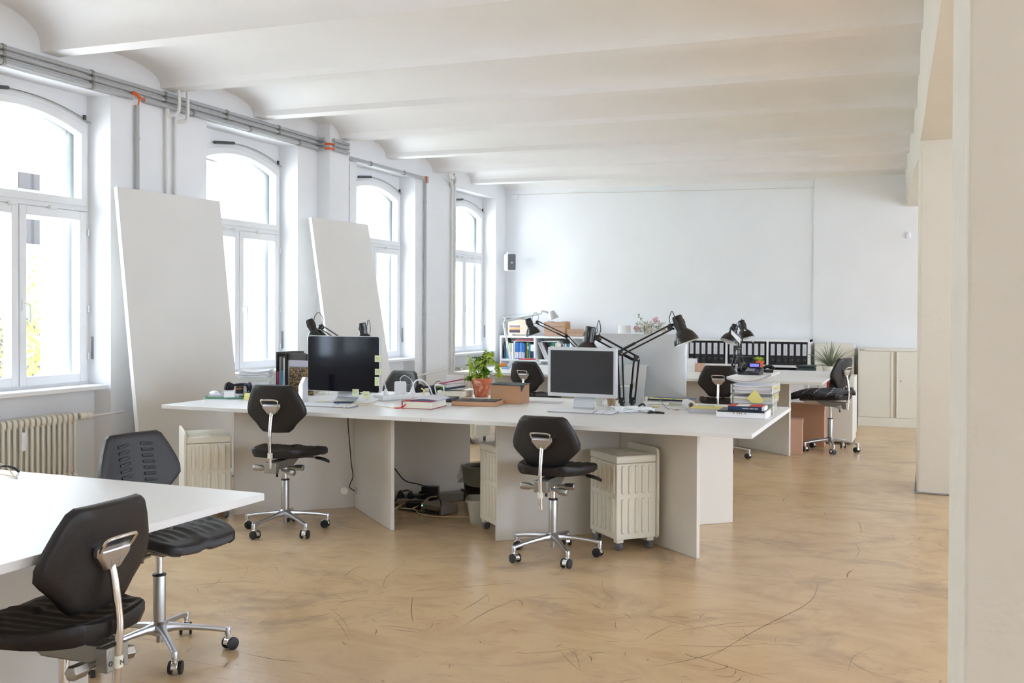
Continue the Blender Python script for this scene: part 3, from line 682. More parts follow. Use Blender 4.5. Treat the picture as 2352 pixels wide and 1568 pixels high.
# ------------------------------------------------------------------ task chair
def make_chair(label):
    t = thing('office_chair', label, 'chair', (0, 0, 0), 0, 'black rubber task chairs')
    upper = []
    # star base
    b = MB(); R_ = 0.262
    for k in range(5):
        a = radians(90+72*k); c, s_ = cos(a), sin(a); rings = []
        for u, zt, wd, th in ((0.0, 0.130, 0.030, 0.04), (0.03, 0.130, 0.026, 0.042), (0.06, 0.124, 0.0165, 0.030), (0.12, 0.115, 0.0145, 0.022), (0.20, 0.103, 0.0125, 0.020), (R_-0.012, 0.093, 0.0115, 0.020), (R_+0.010, 0.090, 0.0105, 0.022)):
            pts = rrect(2*wd, th, min(wd, th/2)*0.8, 2, 0, zt-th/2)
            rings.append([(c*u - s_*p, s_*u + c*p, q) for p, q in pts])
        b.loft(rings)
        b.lathe([(0.0125, 0.062), (0.0125, 0.088), (0.011, 0.091)], 12, (c*R_, s_*R_, 0))
    b.lathe([(0.034, 0.085), (0.036, 0.128), (0.028, 0.137)], 20)
    b.build('star_base', alu, t)
    for k in range(5):
        a = radians(90+72*k); c, s_ = cos(a), sin(a); sw = a+radians((40, 200, 95, 310, 150)[k])
        cs = bpy.data.objects.new('caster', None); col.objects.link(cs); cs.parent = t; cs.location = (c*R_, s_*R_, 0); cs.rotation_euler = (0, 0, sw)
        h = MB(); hood = [(0.0, 0.026)]
        prof_ = [(0.027*cos(radians(d)), 0.026+0.0285*sin(radians(d))) for d in range(-10, 200, 15)]
        h.prism([(p+0.012, q) for p, q in prof_], -0.0125, 0.0125, 'y')
        h.lathe([(0.010, 0.046), (0.010, 0.066)], 12)
        h.build('hood', chrome, cs, bevel=0.002)
        for yy in (-0.0195, 0.0195):
            w_ = MB().lathe([(0.017, -0.0065), (0.0245, -0.005), (0.0258, -0.001), (0.0258, 0.001), (0.0245, 0.005), (0.017, 0.0065)], 24, (0.012, yy, 0.0262), (0, 1, 0))
            w_.build('wheel', black_pl, cs)
    MB().lathe([(0.012, 0.052), (0.0125, 0.085)], 16).build('column_foot', steel, t)
    MB().lathe([(0.0245, 0.128), (0.0245, 0.318), (0.0235, 0.320)], 24).build('column_tube', steel, t)
    m = MB().lathe([(0.0265, 0.317), (0.0265, 0.324), (0.016, 0.327)], 24); m.build('collar', black_pl, t)
    g = MB().lathe([(0.0145, 0.26), (0.0145, 0.43)], 20).build('gas_lift', chrome, t)
    # mechanism under the seat
    m = MB().box(-0.032, 0.032, -0.155, 0.055, 0.402, 0.452); m.box(-0.075, 0.075, -0.03, 0.16, 0.452, 0.466); m.box(-0.04, 0.04, -0.185, -0.145, 0.385, 0.45)
    m.prism([(-0.06, 0.40), (0.05, 0.40), (0.15, 0.452), (-0.06, 0.452)], -0.03, 0.03, 'x')
    m.build('mechanism', zinc, t, bevel=0.003); 
    def knob(p0, d, name='adjusting_knob'):
        k = MB(); d = Vector(d).normalized(); p = Vector(p0)
        k.lathe([(0.009, 0), (0.009, 0.02), (0.012, 0.035), (0.019, 0.05), (0.0205, 0.055), (0.0205, 0.098), (0.018, 0.102), (0.006, 0.104)], 6, p, d); k.build(name, steel, t, smooth=True, bevel=0.002, angle=25)
    knob((-0.03, -0.14, 0.405), (-1, -0.1, 0.06)); knob((0.03, -0.10, 0.395), (1, -0.2, -0.1)); knob((0.03, -0.02, 0.40), (1, 0.12, 0))
    k = MB().tube([(0, -0.10, 0.40), (0, -0.10, 0.375)], 0.009); k.tube([(0, -0.10, 0.375), (0, -0.10, 0.352)], [0.006, 0.008], 8, 1); k.build('tension_pin', [steel, black_pl], t)
    l = MB().tube([(0.05, 0.09, 0.455), (0.15, 0.10, 0.450), (0.165, 0.10, 0.448)], 0.006)
    l.loft([[(0.16+u*0.09, 0.10+v*w_, 0.449-0.02*u*u+q*0.008) for v, q in ((-1, 0), (-0.6, 1), (0.6, 1), (1, 0), (0.6, -1), (-0.6, -1))] for u, w_ in ((0, 0.010), (0.25, 0.018), (0.7, 0.020), (1.0, 0.008))], 1)
    l.build('height_lever', [steel, black_pl], t)
    # seat: waterfall front, ribbed top
    NXs, NYs = 56, 40
    def hw(v):   # half width along depth v in -0.165..0.26
        P_ = [(-0.17, 0.105), (-0.165, 0.13), (-0.12, 0.165), (-0.04, 0.195), (0.06, 0.213), (0.13, 0.213), (0.205, 0.188), (0.240, 0.170), (0.254, 0.155), (0.262, 0.135)]
        for (a, x), (b_, y) in zip(P_, P_[1:]):
            if v <= b_: f = (v-a)/(b_-a); return x+(y-x)*f
        return P_[-1][1]
    top = []
    for j in range(NYs+1):
        v = -0.17+0.432*j/NYs; h_ = hw(v); row = []
        for i in range(NXs+1):
            u = -1+2*i/NXs; x = h_*u
            z = 0.512 + 0.016*u*u*(1 if v < 0.1 else 0.5) + 0.02*max(0, (-v-0.08))/0.09*0.6
            z -= 0.030*max(0, (v-0.12)/0.142)**1.6
            z += 0.008*math.exp(-(u/0.16)**2)*(1 if v > 0.08 else 0)
            e_ = max(0, (abs(u)-0.93)/0.07); ed = max(0, (abs(j/NYs-0.5)*2-0.95)/0.05); z -= max(0.012*e_*e_, 0.008*ed*ed)
            if abs(u) < 0.86 and -0.13 < v < 0.20: z += 0.0042*max(-0.5, cos(x/0.0235*2*pi*0.5*1.0))
            row.append((x, v, z))
        top.append(row)
    s_ = MB(); n_ = NXs+1; vs = [p for r in top for p in r]
    fs = [(j*n_+i, j*n_+i+1, (j+1)*n_+i+1, (j+1)*n_+i) for j in range(NYs) for i in range(NXs)]
    per = [(0, i) for i in range(n_)]+[(j, NXs) for j in range(1, NYs+1)]+[(NYs, i) for i in range(NXs-1, -1, -1)]+[(j, 0) for j in range(NYs-1, 0, -1)]
    base_i = len(vs)
    for j, i in per: x, y, z = top[j][i]; vs.append((x*1.0, y, z-0.022))
    for j, i in per: x, y, z = top[j][i]; vs.append((x*0.93, y*0.95, min(0.468+0.3*(z-0.50), z-0.032)))
    P_ = len(per)
    for k in range(P_):
        q = (k+1) % P_; a = per[k][0]*n_+per[k][1]; c_ = per[q][0]*n_+per[q][1]
        fs += [(a, c_, base_i+q, base_i+k), (base_i+k, base_i+q, base_i+P_+q, base_i+P_+k)]
    fs.append(tuple(base_i+P_+k for k in range(P_)))
    s_.add(vs, fs); s_.build('seat', black_rub, t, angle=50)
    # backrest: six-sided shell, slightly dished, with pill ribs on the sitter's side
    half = [(0.0, 0.147), (0.115, 0.144), (0.136, 0.130), (0.160, 0.088), (0.186, 0.030), (0.198, -0.010), (0.196, -0.042), (0.176, -0.064), (0.135, -0.100), (0.108, -0.134), (0.088, -0.149), (0.0, -0.152)]
    out = half + [(-x, z) for x, z in reversed(half[1:-1])]
    dense = []
    for k in range(len(out)):
        a, c_ = out[k], out[(k+1) % len(out)]
        for q in range(3): dense.append((a[0]+(c_[0]-a[0])*q/3, a[1]+(c_[1]-a[1])*q/3))
    tilt = radians(11)
    def BP(x, z, d):   # d towards the sitter (+y)
        y = -0.5*x*x + d*1.0 + 0.25*z*z*0
        yy = -0.135 + y*cos(tilt)*-1*-1 - z*sin(tilt); zz = 0.690 + z*cos(tilt) + y*sin(tilt)
        return (x, yy, zz)
    def dish(x): return 0.9*x*x
    br = MB(); rings = []
    for sc_, d in ((0.0, 0.012), (0.45, 0.012), (0.80, 0.013), (0.95, 0.015), (1.0, 0.008), (1.0, -0.010), (0.965, -0.018), (0.80, -0.0195), (0.45, -0.0205), (0.0, -0.0205)):
        rings.append([BP(x*sc_, z*sc_, d+dish(x*sc_)*1.4) for x, z in dense])
    br.loft(rings, caps=False)
    for sx in (-1, 1):
        for k in range(8):
            zc = 0.095-0.0245*k; xc = sx*(0.058+0.004*k*0+0.0); 
            rr = []
            for (dd, sc_) in ((0.010, 1.0), (0.0165, 1.0), (0.0185, 0.8)):
                rr.append([BP(xc+p*sc_, zc+q*sc_+0.12*sx*p*-1, dd+dish(xc+p*sc_)*1.4) for p, q in rrect(0.056, 0.011, 0.0054, 4)])
            br.loft(rr)
    br.build('backrest', black_rub, t, angle=50)
    # bracket, grip loop, stem
    bk = MB(); 
    def Q(x, z, d): return BP(x, z, d)
    pr = [(-0.060, 0.036), (0.060, 0.036), (0.060, 0.012), (0.026, -0.030), (-0.026, -0.030), (-0.060, 0.012)]
    pr2 = [(-0.050, 0.028), (0.050, 0.028), (0.048, 0.010), (0.022, -0.026), (-0.022, -0.026), (-0.048, 0.010)]
    bk.loft([[Q(x, z, -0.016) for x, z in pr], [Q(x, z, -0.034) for x, z in pr], [Q(x, z, -0.044) for x, z in pr2]])
    for x in (-0.045, 0.045): bk.lathe([(0.007, 0), (0.007, 0.006)], 10, Q(x, 0.015, -0.036), (0, -1, 0.1))
    bo = bk.build('back_bracket', alu, t, bevel=0.003)
    mk = MB()
    for x0, x1, z0, z1 in ((-0.017, -0.015, -0.016, 0.018), (0.015, 0.017, -0.016, 0.018), (-0.017, 0.017, -0.018, -0.016), (-0.008, -0.005, -0.006, 0.012), (0.001, 0.009, 0.010, 0.012), (0.001, 0.009, 0.002, 0.004), (0.001, 0.009, -0.006, -0.004), (0.007, 0.009, -0.005, 0.011)):
        mk.loft([[Q(a, b_, -0.0440) for a, b_ in ((x0, z0), (x1, z0), (x1, z1), (x0, z1))], [Q(a, b_, -0.0447) for a, b_ in ((x0, z0), (x1, z0), (x1, z1), (x0, z1))]])
    mk.build('embossed_mark', zinc, bo, smooth=False)
    lp = MB().tube(smooth_path([Q(-0.054, 0.026, -0.036), Q(-0.057, 0.050, -0.046), Q(-0.050, 0.064, -0.052), Q(0, 0.067, -0.055), Q(0.050, 0.064, -0.052), Q(0.057, 0.050, -0.046), Q(0.054, 0.026, -0.036)], 4), 0.0052, 8)
    lp.build('grip_loop', chrome, t)
    q0 = Vector(Q(0, -0.02, -0.034))
    st = MB().tube(smooth_path([tuple(q0), (0, -0.175, 0.62), (0, -0.185, 0.555), (0, -0.190, 0.50), (0, -0.186, 0.43), (0, -0.178, 0.33)], 6), 0.0115, 12)
    so = st.build('back_stem', chrome, t)
    MB().lathe([(0.0155, 0), (0.0155, 0.032)], 14, (0, -0.183, 0.392)).build('stem_clamp', cream_pl, t)
    return t
CH = make_chair('black task chair in front of the silver monitor, its back to the camera')
UP = ('gas_lift', 'mechanism', 'adjusting_knob', 'tension_pin', 'height_lever', 'seat', 'backrest', 'back_bracket', 'grip_loop', 'back_stem', 'stem_clamp')
def chair(x, y, face, label, base_rot=0, up=0.0, back=0.0, last=False):
    """face: heading of the sitter, degrees anticlockwise from +y; the star base keeps its own turn"""
    c = CH if last else copy_tree(CH)
    c['label'] = label; c.location = (x, y, 0); c.rotation_euler = (0, 0, radians(face))
    for ch in c.children:
        n_ = ch.name.split('.')[0]
        if n_ in UP: ch.location.z += up
        if n_ in ('backrest', 'back_bracket', 'grip_loop', 'back_stem', 'stem_clamp'): ch.location.z += back
        if n_ == 'star_base': ch.rotation_euler = (0, 0, radians(base_rot-face))
        if n_ == 'caster':
            a = radians(base_rot-face); l = Vector(ch.location); ch.location = (l.x*cos(a)-l.y*sin(a), l.x*sin(a)+l.y*cos(a), 0); ch.rotation_euler.z += a
    return c
chair(-3.666, 5.174, 6, 'black task chair in front of the black monitor, its back to the camera', base_rot=26.5, up=0.0, back=0.085)
chair(-2.801, 3.11, -96, 'black task chair behind the foreground desk, ribbed front of its backrest showing', base_rot=-54, back=0.04)
NEAR = chair(-2.176, 2.048, 92, 'nearest black task chair, cut off by the lower left corner of the photo', base_rot=10, up=0.022)
chair(-3.56, 9.15, -14, 'far black task chair behind the cardboard box, its back to the camera', base_rot=20, up=0.05)
chair(-1.77, 9.42, 2, 'far black task chair seen behind the letter trays and tape roll', base_rot=-12, up=0.04)
chair(-0.86, 10.33, 68, 'black task chair in profile with a dark knitted cloth on its seat', base_rot=-24, up=0.04, back=0.05)
chair(-4.17, 7.42, 168, 'black task chair beyond the black monitor, only the top of its backrest showing', base_rot=5, up=0.02)
chair(-1.915, 5.233, -2, 'black task chair in front of the silver monitor, its back to the camera', base_rot=1.5, back=-0.035, last=True)
cl_ = [c for c in NEAR.children if c.name.startswith('stem_clamp')][0]
mk = MB()
for x in (-0.0062, 0.0048): mk.box(x, x+0.0016, -0.2002, -0.1992, 0.401, 0.413)
mk.add([(-0.0062, -0.2002, 0.413), (-0.0044, -0.2002, 0.413), (0.0064, -0.2002, 0.401), (0.0046, -0.2002, 0.401), (-0.0062, -0.1992, 0.413), (-0.0044, -0.1992, 0.413), (0.0064, -0.1992, 0.401), (0.0046, -0.1992, 0.401)], [(0, 1, 2, 3), (7, 6, 5, 4), (0, 4, 5, 1), (1, 5, 6, 2), (2, 6, 7, 3), (3, 7, 4, 0)])
mk.lathe([(0.0068, 0), (0.0068, 0.001), (0.0048, 0.001), (0.0048, 0)], 16, (-0.027, -0.1855, 0.408), (0, -1, 0), caps=False)
mk.build('lettering', black_pl, cl_, smooth=False)
t = thing('seat_cloth', 'black knitted cloth with pale stripes lying on the profile chair seat', 'cloth', (-0.86, 10.33, 0.0), radians(68))
g = []
for j in range(26):
    v = -0.16+0.52*j/25; row = []
    for i in range(22):
        x = -0.22+0.44*i/21
        z = 0.600+0.012*sin(9*x+3*v)+0.01*sin(23*v+5*x)-0.05*max(0, (v-0.2)/0.16)**1.5-0.03*max(0, (abs(x)-0.17)/0.05)
        row.append((x*(1+0.06*sin(17*v)), v, z))
    g.append(row)
MB().sheet(g, 0.028).build('cloth', fabric_k, t)
for q in range(3):
    j0 = 5+q*6; m = MB(); m.tube([(g[min(25, j0+k//4)][i][0], g[min(25, j0+k//4)][i][1], g[min(25, j0+k//4)][i][2]+0.002) for k, i in enumerate(range(1, 21))], 0.004, 5); m.build('stripe', fabric_s, t)

# ------------------------------------------------------------------ ribbed rolling containers
def container(x, y, rz, label, mirror=False, w=0.27, d=0.46, h=0.545):
    t = thing('rolling_container', label, 'container', (x, y, 0), radians(rz), 'cream ribbed rolling containers'); s_ = -1 if mirror else 1
    z0 = 0.065
    def bx(m, a, b, c, e, f, g_, mi=0): m.box(min(a*s_, b*s_), max(a*s_, b*s_), c, e, f, g_, mi)
    b = MB(); bx(b, 0, w, 0, d, z0, h-0.045)
    def pill(m, cx, cy_, wd, ht, ax):
        pts = rrect(wd, ht, wd*0.48, 5, cx, cy_)
        m2 = MB(); 
        if ax == 'y':
            m.prism([(u*s_, v) for u, v in pts] if s_ > 0 else [(u*s_, v) for u, v in reversed(pts)], -0.009, 0.004, 'y')
        else:
            X0 = -0.006 if True else 0
            m.prism(pts, -0.009 if s_ > 0 else -0.004, 0.004 if s_ > 0 else 0.009, 'x')
    zl_, zh = (z0+0.035, z0+0.235), (z0+0.262, h-0.055)
    for k in range(5):
        cx = w*(0.16+0.17*k)
        for a, b_ in (zl_, zh): pill(b, cx, (a+b_)/2, w*0.085, b_-a, 'y')
    for k in range(6):
        cy_ = d*(0.10+0.16*k)
        for a, b_ in (zl_, zh): pill(b, cy_, (a+b_)/2, 0.026, b_-a, 'x')
    b.build('body', cream_pl, t, bevel=0.005)
    lid = MB(); bx(lid, -0.003, w, -0.003, d+0.003, h-0.043, h); lid.build('lid', cream_pl, t, bevel=0.007)
    for cx, cy_ in ((0.35, 0.3), (0.68, 0.3), (0.5, 0.68)):
        MB().lathe([(0.034, -0.001), (0.034, 0.0015), (0.030, 0.002), (0.026, -0.0005)], 20, (w*cx*s_, d*cy_, h)).build('lid_recess', cream_pl, t)
    pl = MB(); pts = rrect(d+0.03, h-z0+0.045, 0.03, 4, d/2, (h+z0+0.03)/2)
    pl.prism(pts, w*s_ if s_ > 0 else -w-0.016, (w+0.016) if s_ > 0 else -w, 'x'); pl.build('rim_plate', cream_pl, t, bevel=0.005)
    for cx, cy_ in ((0.03, 0.03), (w-0.03, 0.03), (0.03, d-0.03), (w-0.03, d-0.03)):
        cx *= s_
        c = MB().box(cx-0.022, cx+0.022, cy_-0.022, cy_+0.022, 0.045, z0+0.002); co = c.build('caster_mount', cream_pl, t, bevel=0.004)
        MB().lathe([(0.014, -0.014), (0.024, -0.012), (0.0255, -0.008), (0.0255, 0.008), (0.024, 0.012), (0.014, 0.014)], 18, (cx, cy_, 0.026), (1, 0.3, 0)).build('wheel', grey_wh, co)
    return t
container(-1.615, 5.465, 45, 'cream ribbed container right of the chair at the silver monitor', w=0.258, d=0.33)
container(-4.215, 5.345, 45, 'cream ribbed container under the far left end of the middle desks', mirror=True, w=0.28, d=0.40)
container(-2.585, 5.72, -43, 'cream ribbed container half hidden behind the panel beside the waste bin', w=0.28, d=0.42)
container(-4.50, 9.34, 0, 'distant cream ribbed container under the far desk, seen below the middle desks', w=0.22, d=0.34)
container(-5.10, 9.60, -20, 'distant cream ribbed container near the radiator beyond the middle desks', w=0.28, d=0.40)
# ------------------------------------------------------------------ things on the desks
T = 0.7405
def P2(px, py, z=T): return at_z(px, py, z)
def loc3(v, z=T): return (v.x, v.y, z)
rn = random.Random(11)

def box_thing(name, label, cat, loc, rz, sx, sy, sz, m, part='body', bevel=0.002, group=None):
    """solid box, origin centre of its base"""
    o = MB().box(-sx/2, sx/2, -sy/2, sy/2, 0, sz).build(name, m, bevel=bevel); o.location = loc; o.rotation_euler = (0, 0, radians(rz)); return tag(o, label, cat, group)
def cable(name, label, pts, r, m, cat='cable', n=8):
    o = MB().tube(smooth_path(pts, n), r, 8).build(name, m); return tag(o, label, cat)
def sheets(mb, sx, sy, n, z0=0.0, dz=0.004, jit=0.008, curl=0.0, m=0, r=rn):
    z = z0
    for k in range(n):
        dx, dy, a = r.uniform(-jit, jit), r.uniform(-jit, jit), r.uniform(-0.03, 0.03)
        g = []
        for j in range(7):
            v = -sy/2+sy*j/6; row = []
            for i in range(9):
                u = -sx/2+sx*i/8
                zz = z+dz*0.9+curl*((2*u/sx)**2)*(k/max(1, n-1))
                row.append((u*cos(a)-v*sin(a)+dx, u*sin(a)+v*cos(a)+dy, zz))
            g.append(row)
        mb.sheet(g, dz*0.82, m if not isinstance(m, list) else m[k % len(m)]); z += dz
    return z

# --- black-framed display (left)
t = thing('monitor', 'large black-screened monitor with pale sticky notes on its edges', 'monitor', (-3.705, 5.90, T))
W_, H_ = 0.575, 0.385; zb = 0.07
def up_panel(mb, w, h, r, y0, y1, zc, m=0):
    mb.prism(rrect(w, h, r, 4, 0, zc), y0, y1, 'y', m); return mb
up_panel(MB(), W_, H_, 0.014, 0.0, 0.035, zb+H_/2).build('housing', silver_al, t, bevel=0.003)
up_panel(MB(), W_-0.008, H_-0.008, 0.011, -0.002, 0.001, zb+H_/2).build('screen', screen_m, t)
MB().tube(smooth_path([(0, 0.02, zb+0.12), (0, 0.035, zb+0.02), (0, 0.03, 0.03), (0, 0.0, 0.008)], 4), 0.001).build('cable', black_pl, t) if False else None
st = MB(); prof_ = [(0.085, 0.30), (0.075, 0.10), (0.06, 0.03), (0.03, 0.010), (0.0, 0.004), (-0.12, 0.004)]
for (y0, z0), (y1, z1) in zip(prof_, prof_[1:]):
    st.add([(x, y, z) for x in (-0.085, 0.085) for y, z in ((y0, z0), (y1, z1), (y1, max(0, z1-0.006) if y1 < 0.05 else z1), (y0+0.006, z0))], [(0, 1, 5, 4), (3, 7, 6, 2), (0, 3, 2, 1), (4, 5, 6, 7), (0, 4, 7, 3), (1, 2, 6, 5)])
st.build('stand', silver_al, t)
MB().box(-0.05, 0.05, 0.034, 0.088, zb+0.15, zb+0.25).build('hinge', silver_al, t)
mx, my = -3.705, 5.897
for (dx, dz, wd, ht, lab) in ((0.280, zb+H_-0.150, 0.05, 0.045, 'pale sticky note, top of three down the right edge of the black monitor'), (0.282, zb+H_-0.240, 0.052, 0.042, 'pale sticky note, middle of three down the right edge of the black monitor'), (0.272, zb+H_-0.305, 0.034, 0.060, 'pale sticky note, lowest of three down the right edge of the black monitor'),
                              (0.105, zb+0.0, 0.052, 0.046, 'pale sticky note on the bottom edge of the black monitor, left of two'), (0.188, zb-0.012, 0.052, 0.046, 'pale sticky note on the bottom edge of the black monitor, right of two')):
    t2 = thing('sticky_note', lab, 'sticky note', (mx+dx, my-0.0035, T+dz), 0, 'notes stuck to the black monitor')
    MB().box(-wd/2, wd/2, -0.0008, 0.0, -ht/2, ht/2).build('paper', note_m, t2, smooth=False)
    lt = MB()
    for q in range(3): lt.box(-wd*0.36, wd*(0.1+0.25*rn.random()), -0.0012, -0.0008, ht*(0.22-0.2*q), ht*(0.22-0.2*q)+0.0012)
    lt.build('writing', dgrey_m, t2, smooth=False)

# --- silver display (right)
t = thing('monitor', 'smaller silver-framed monitor with matte dark screen and silver foot', 'monitor', (-2.005, 5.99, T), radians(-3))
W_, H_ = 0.465, 0.315; zb = 0.088
up_panel(MB(), W_, H_, 0.006, 0.0, 0.03, zb+H_/2).build('bezel', silver_pl, t, bevel=0.002)
MB().box(-W_/2+0.020, W_/2-0.020, -0.0012, 0.0004, zb+0.024, zb+H_-0.020).build('screen', screen_mat, t)
st = MB(); prof_ = [(0.06, 0.26), (0.055, 0.08), (0.045, 0.02), (0.03, 0.006), (0.0, 0.004), (-0.06, 0.004)]
for (y0, z0), (y1, z1) in zip(prof_, prof_[1:]):
    st.add([(x, y, z) for x in (-0.073, 0.073) for y, z in ((y0, z0), (y1, z1), (y1+0.004, max(0, z1-0.004)), (y0+0.006, z0))], [(0, 1, 5, 4), (3, 7, 6, 2), (0, 3, 2, 1), (4, 5, 6, 7), (0, 4, 7, 3), (1, 2, 6, 5)])
st.build('stand', silver_al, t)
MB().box(-0.04, 0.04, 0.029, 0.062, zb+0.11, zb+0.2).build('hinge', silver_al, t)

# --- all-in-one computer seen from behind
t = thing('desktop_computer', 'big silver all-in-one computer seen from behind on the right desks', 'computer', (-1.79, 6.56, T), radians(180))
W_, H_ = 0.655, 0.42; zb = 0.060
g = []
b = MB(); rings = []
for sc_, d in ((1.0, 0.0), (1.0, -0.006), (0.985, -0.010), (0.6, -0.026), (0.25, -0.032)):
    rings.append([(x*sc_, -d, z*sc_+zb+H_/2) for x, z in rrect(W_, H_, 0.02, 5)])
b.loft(rings); b.build('back_shell', silver_al, t, angle=60)
up_panel(MB(), W_-0.01, H_-0.01, 0.015, -0.002, 0.0, zb+H_/2).build('screen', screen_m, t)
def strap(mb, prof_, hw, th):
    n = len(prof_)
    A = [Vector((0, y, z)) for y, z in prof_]
    top, bot = [], []
    for i, p in enumerate(A):
        d = (A[min(i+1, n-1)]-A[max(i-1, 0)]).normalized(); nn = Vector((0, -d.z, d.y)); top.append(p+nn*th/2); bot.append(p-nn*th/2)
    vs = []
    for s_ in (-1, 1): vs += [(s_*hw, p.y, p.z) for p in top]+[(s_*hw, p.y, p.z) for p in bot]
    fs = []
    for i in range(n-1):
        fs += [(i, i+1, 2*n+i+1, 2*n+i), (n+i, 3*n+i, 3*n+i+1, n+i+1), (i, n+i, n+i+1, i+1), (2*n+i, 2*n+i+1, 3*n+i+1, 3*n+i)]
    fs += [(0, 2*n, 3*n, n), (n-1, 2*n-1, 4*n-1, 3*n-1)]
    mb.add(vs, fs); return mb
s_ = strap(MB(), [(0.030, 0.27), (0.060, 0.272), (0.072, 0.262), (0.16, 0.03), (0.165, 0.008), (0.155, 0.004), (-0.07, 0.004)], 0.076, 0.006)
so = s_.build('stand', silver_al, t, angle=30)
MB().lathe([(0.024, -0.0036), (0.024, 0.0036)], 24, (0, 0.118, 0.14), (0, 1, 0.38)).build('cable_hole', mat('hole_tint', (186, 184, 164), 0.7), so)
cable('white_cable', 'white power cable passing into the all-in-one computer stand', [(-1.80, 6.41, 0.875), (-1.86, 6.37, 0.875), (-1.92, 6.34, 0.83), (-1.97, 6.32, 0.755)], 0.0045, whitecab)

# --- keyboards
def keyboard(x, y, rz, label, w=0.43, d=0.115, frame=frame_m, keys=white_pl, gap=True):
    t = thing('keyboard', label, 'keyboard', (x, y, T), radians(rz), 'white keyboards')
    b = MB().add([(-w/2, -d/2, 0), (w/2, -d/2, 0), (w/2, d/2, 0), (-w/2, d/2, 0), (-w/2, -d/2, 0.005), (w/2, -d/2, 0.005), (w/2, d/2, 0.013), (-w/2, d/2, 0.013)], [(3, 2, 1, 0), (4, 5, 6, 7), (0, 1, 5, 4), (1, 2, 6, 5), (2, 3, 7, 6), (3, 0, 4, 7)])
    b.build('base', grey_m, t, bevel=0.001)
    k = MB()
    for r_ in range(6):
        yy = -d/2+0.004+r_*(d-0.008)/6; hh = (d-0.008)/6-0.0022
        x_ = -w/2+0.004
        while x_ < w/2-0.008:
            kw = 0.0168
            if r_ == 0 and abs(x_+0.10) < 0.045: kw = 0.10
            if abs(x_-(w*0.17)) < 0.009 or abs(x_-(w*0.335)) < 0.008: x_ += 0.008; continue
            z0 = 0.005+0.008*(yy+d/2)/d
            k.box(x_, min(x_+kw, w/2-0.004), yy, yy+hh, z0, z0+0.005); x_ += kw+0.0022
    k.build('keys', keys, t)
    return t
keyboard(-3.64, 5.585, 0, 'white full-size keyboard in front of the black monitor')
keyboard(-1.965, 5.90, -2, 'white full-size keyboard in front of the silver monitor')

# --- smartphone, cable around it
t = thing('smartphone', 'dark smartphone lying behind the keyboard at the foot of the black monitor', 'phone', (-3.545, 5.655, T+0.0195), radians(12))
MB().prism(rrect(0.125, 0.062, 0.009), 0, 0.009, 'z').build('body', navy_m, t, bevel=0.002); MB().prism(rrect(0.112, 0.052, 0.004), 0.009, 0.0096, 'z').build('screen', screen_m, t)
p = P2(700, 930); q = P2(812, 940); r_ = P2(900, 935)
cable('white_cable', 'thin white cable snaking over the desk between keyboard and red book', [loc3(P2(724, 925), 0.745), loc3(P2(770, 922), 0.745), loc3(P2(800, 926), 0.752), loc3(P2(826, 931), 0.744), loc3(P2(862, 932), 0.744), loc3(P2(905, 937), 0.744), loc3(P2(930, 934), 0.744)], 0.0022, beige_cab)
cable('white_cable', 'thin white cable ending on the front of the keyboard by the phone', [loc3(P2(786, 944), 0.752), loc3(P2(800, 936), 0.758), loc3(P2(822, 930), 0.75), loc3(P2(850, 927), 0.744), loc3(P2(880, 915), 0.744)], 0.0022, beige_cab)

# --- headphones model, used twice
def headphones(loc, rz, label):
    t = thing('headphones', label, 'headphones', loc, radians(rz))
    arc = [(0.085*cos(radians(a)), 0.035+0.085*sin(radians(a)), 0.045+0.012*sin(radians(a))) for a in range(0, 181, 15)]
    hb = MB()
    for k in range(len(arc)-1):
        pass
    hb.tube(arc, [0.006+0.005*sin(pi*k/12) for k in range(13)], 8); hb.build('headband', black_pl, t)
    for s_ in (-1, 1):
        c = MB().lathe([(0.020, -0.012), (0.036, -0.010), (0.039, 0.0), (0.036, 0.010), (0.022, 0.013)], 20, (s_*0.082, 0.035, 0.042), (s_, 0.35, 0.15)); co = c.build('ear_cup', black_rub, t)
        MB().lathe([(0.024, -0.014), (0.032, -0.018), (0.034, -0.024), (0.020, -0.026)], 20, (s_*0.082, 0.035, 0.042), (s_, 0.35, 0.15)).build('ear_pad', black_pl, co)
    MB().tube(smooth_path([(0.085, 0.03, 0.03), (0.10, -0.02, 0.01), (0.05, -0.07, 0.006), (-0.03, -0.06, 0.01), (-0.08, -0.09, 0.004), (-0.11, -0.05, 0.02)], 6), 0.0022, 6).build('cord', black_pl, t)
    return t

# --- left pile
g_ = loc3(P2(524, 913))
t = thing('folder_pile', 'low pile of clear green folders and papers at the left end of the desks', 'folders', g_, radians(25))
b = MB(); z = 0
for k in range(4):
    b.prism(rrect(0.31-0.01*k, 0.22, 0.03, 3, rn.uniform(-.008, .008), rn.uniform(-.008, .008)), z, z+0.003, 'z', 0 if k % 2 == 0 else 1); z += 0.0035
b.build('folders', [teal_gl, green_m], t)
pm = MB(); sheets(pm, 0.22, 0.17, 5, z, 0.0028, 0.012); pm.build('papers', [lblue_m], t) if False else pm.build('papers', paper_g, t)
z_ = T+z+0.015
headphones((g_[0]+0.05, g_[1]+0.04, z_+0.0), 15, 'black headphones lying on the pile at the left end of the desks')
t = thing('small_box', 'small open white box on the pile by the headphones', 'box', loc3(P2(527, 917), z_-0.012), radians(35))
MB().box(-0.035, 0.035, -0.03, 0.03, 0, 0.045).build('carton', white_edge, t, bevel=0.001)
MB().prism([(-0.035, -0.03), (0.035, -0.03), (0.0, 0.0)], 0.045, 0.047, 'z').build('flap', grey_m, t)
t = thing('mouse', 'white computer mouse at the left edge of the headphone pile', 'mouse', loc3(P2(492, 909), z_-0.012), radians(60))
rings = []
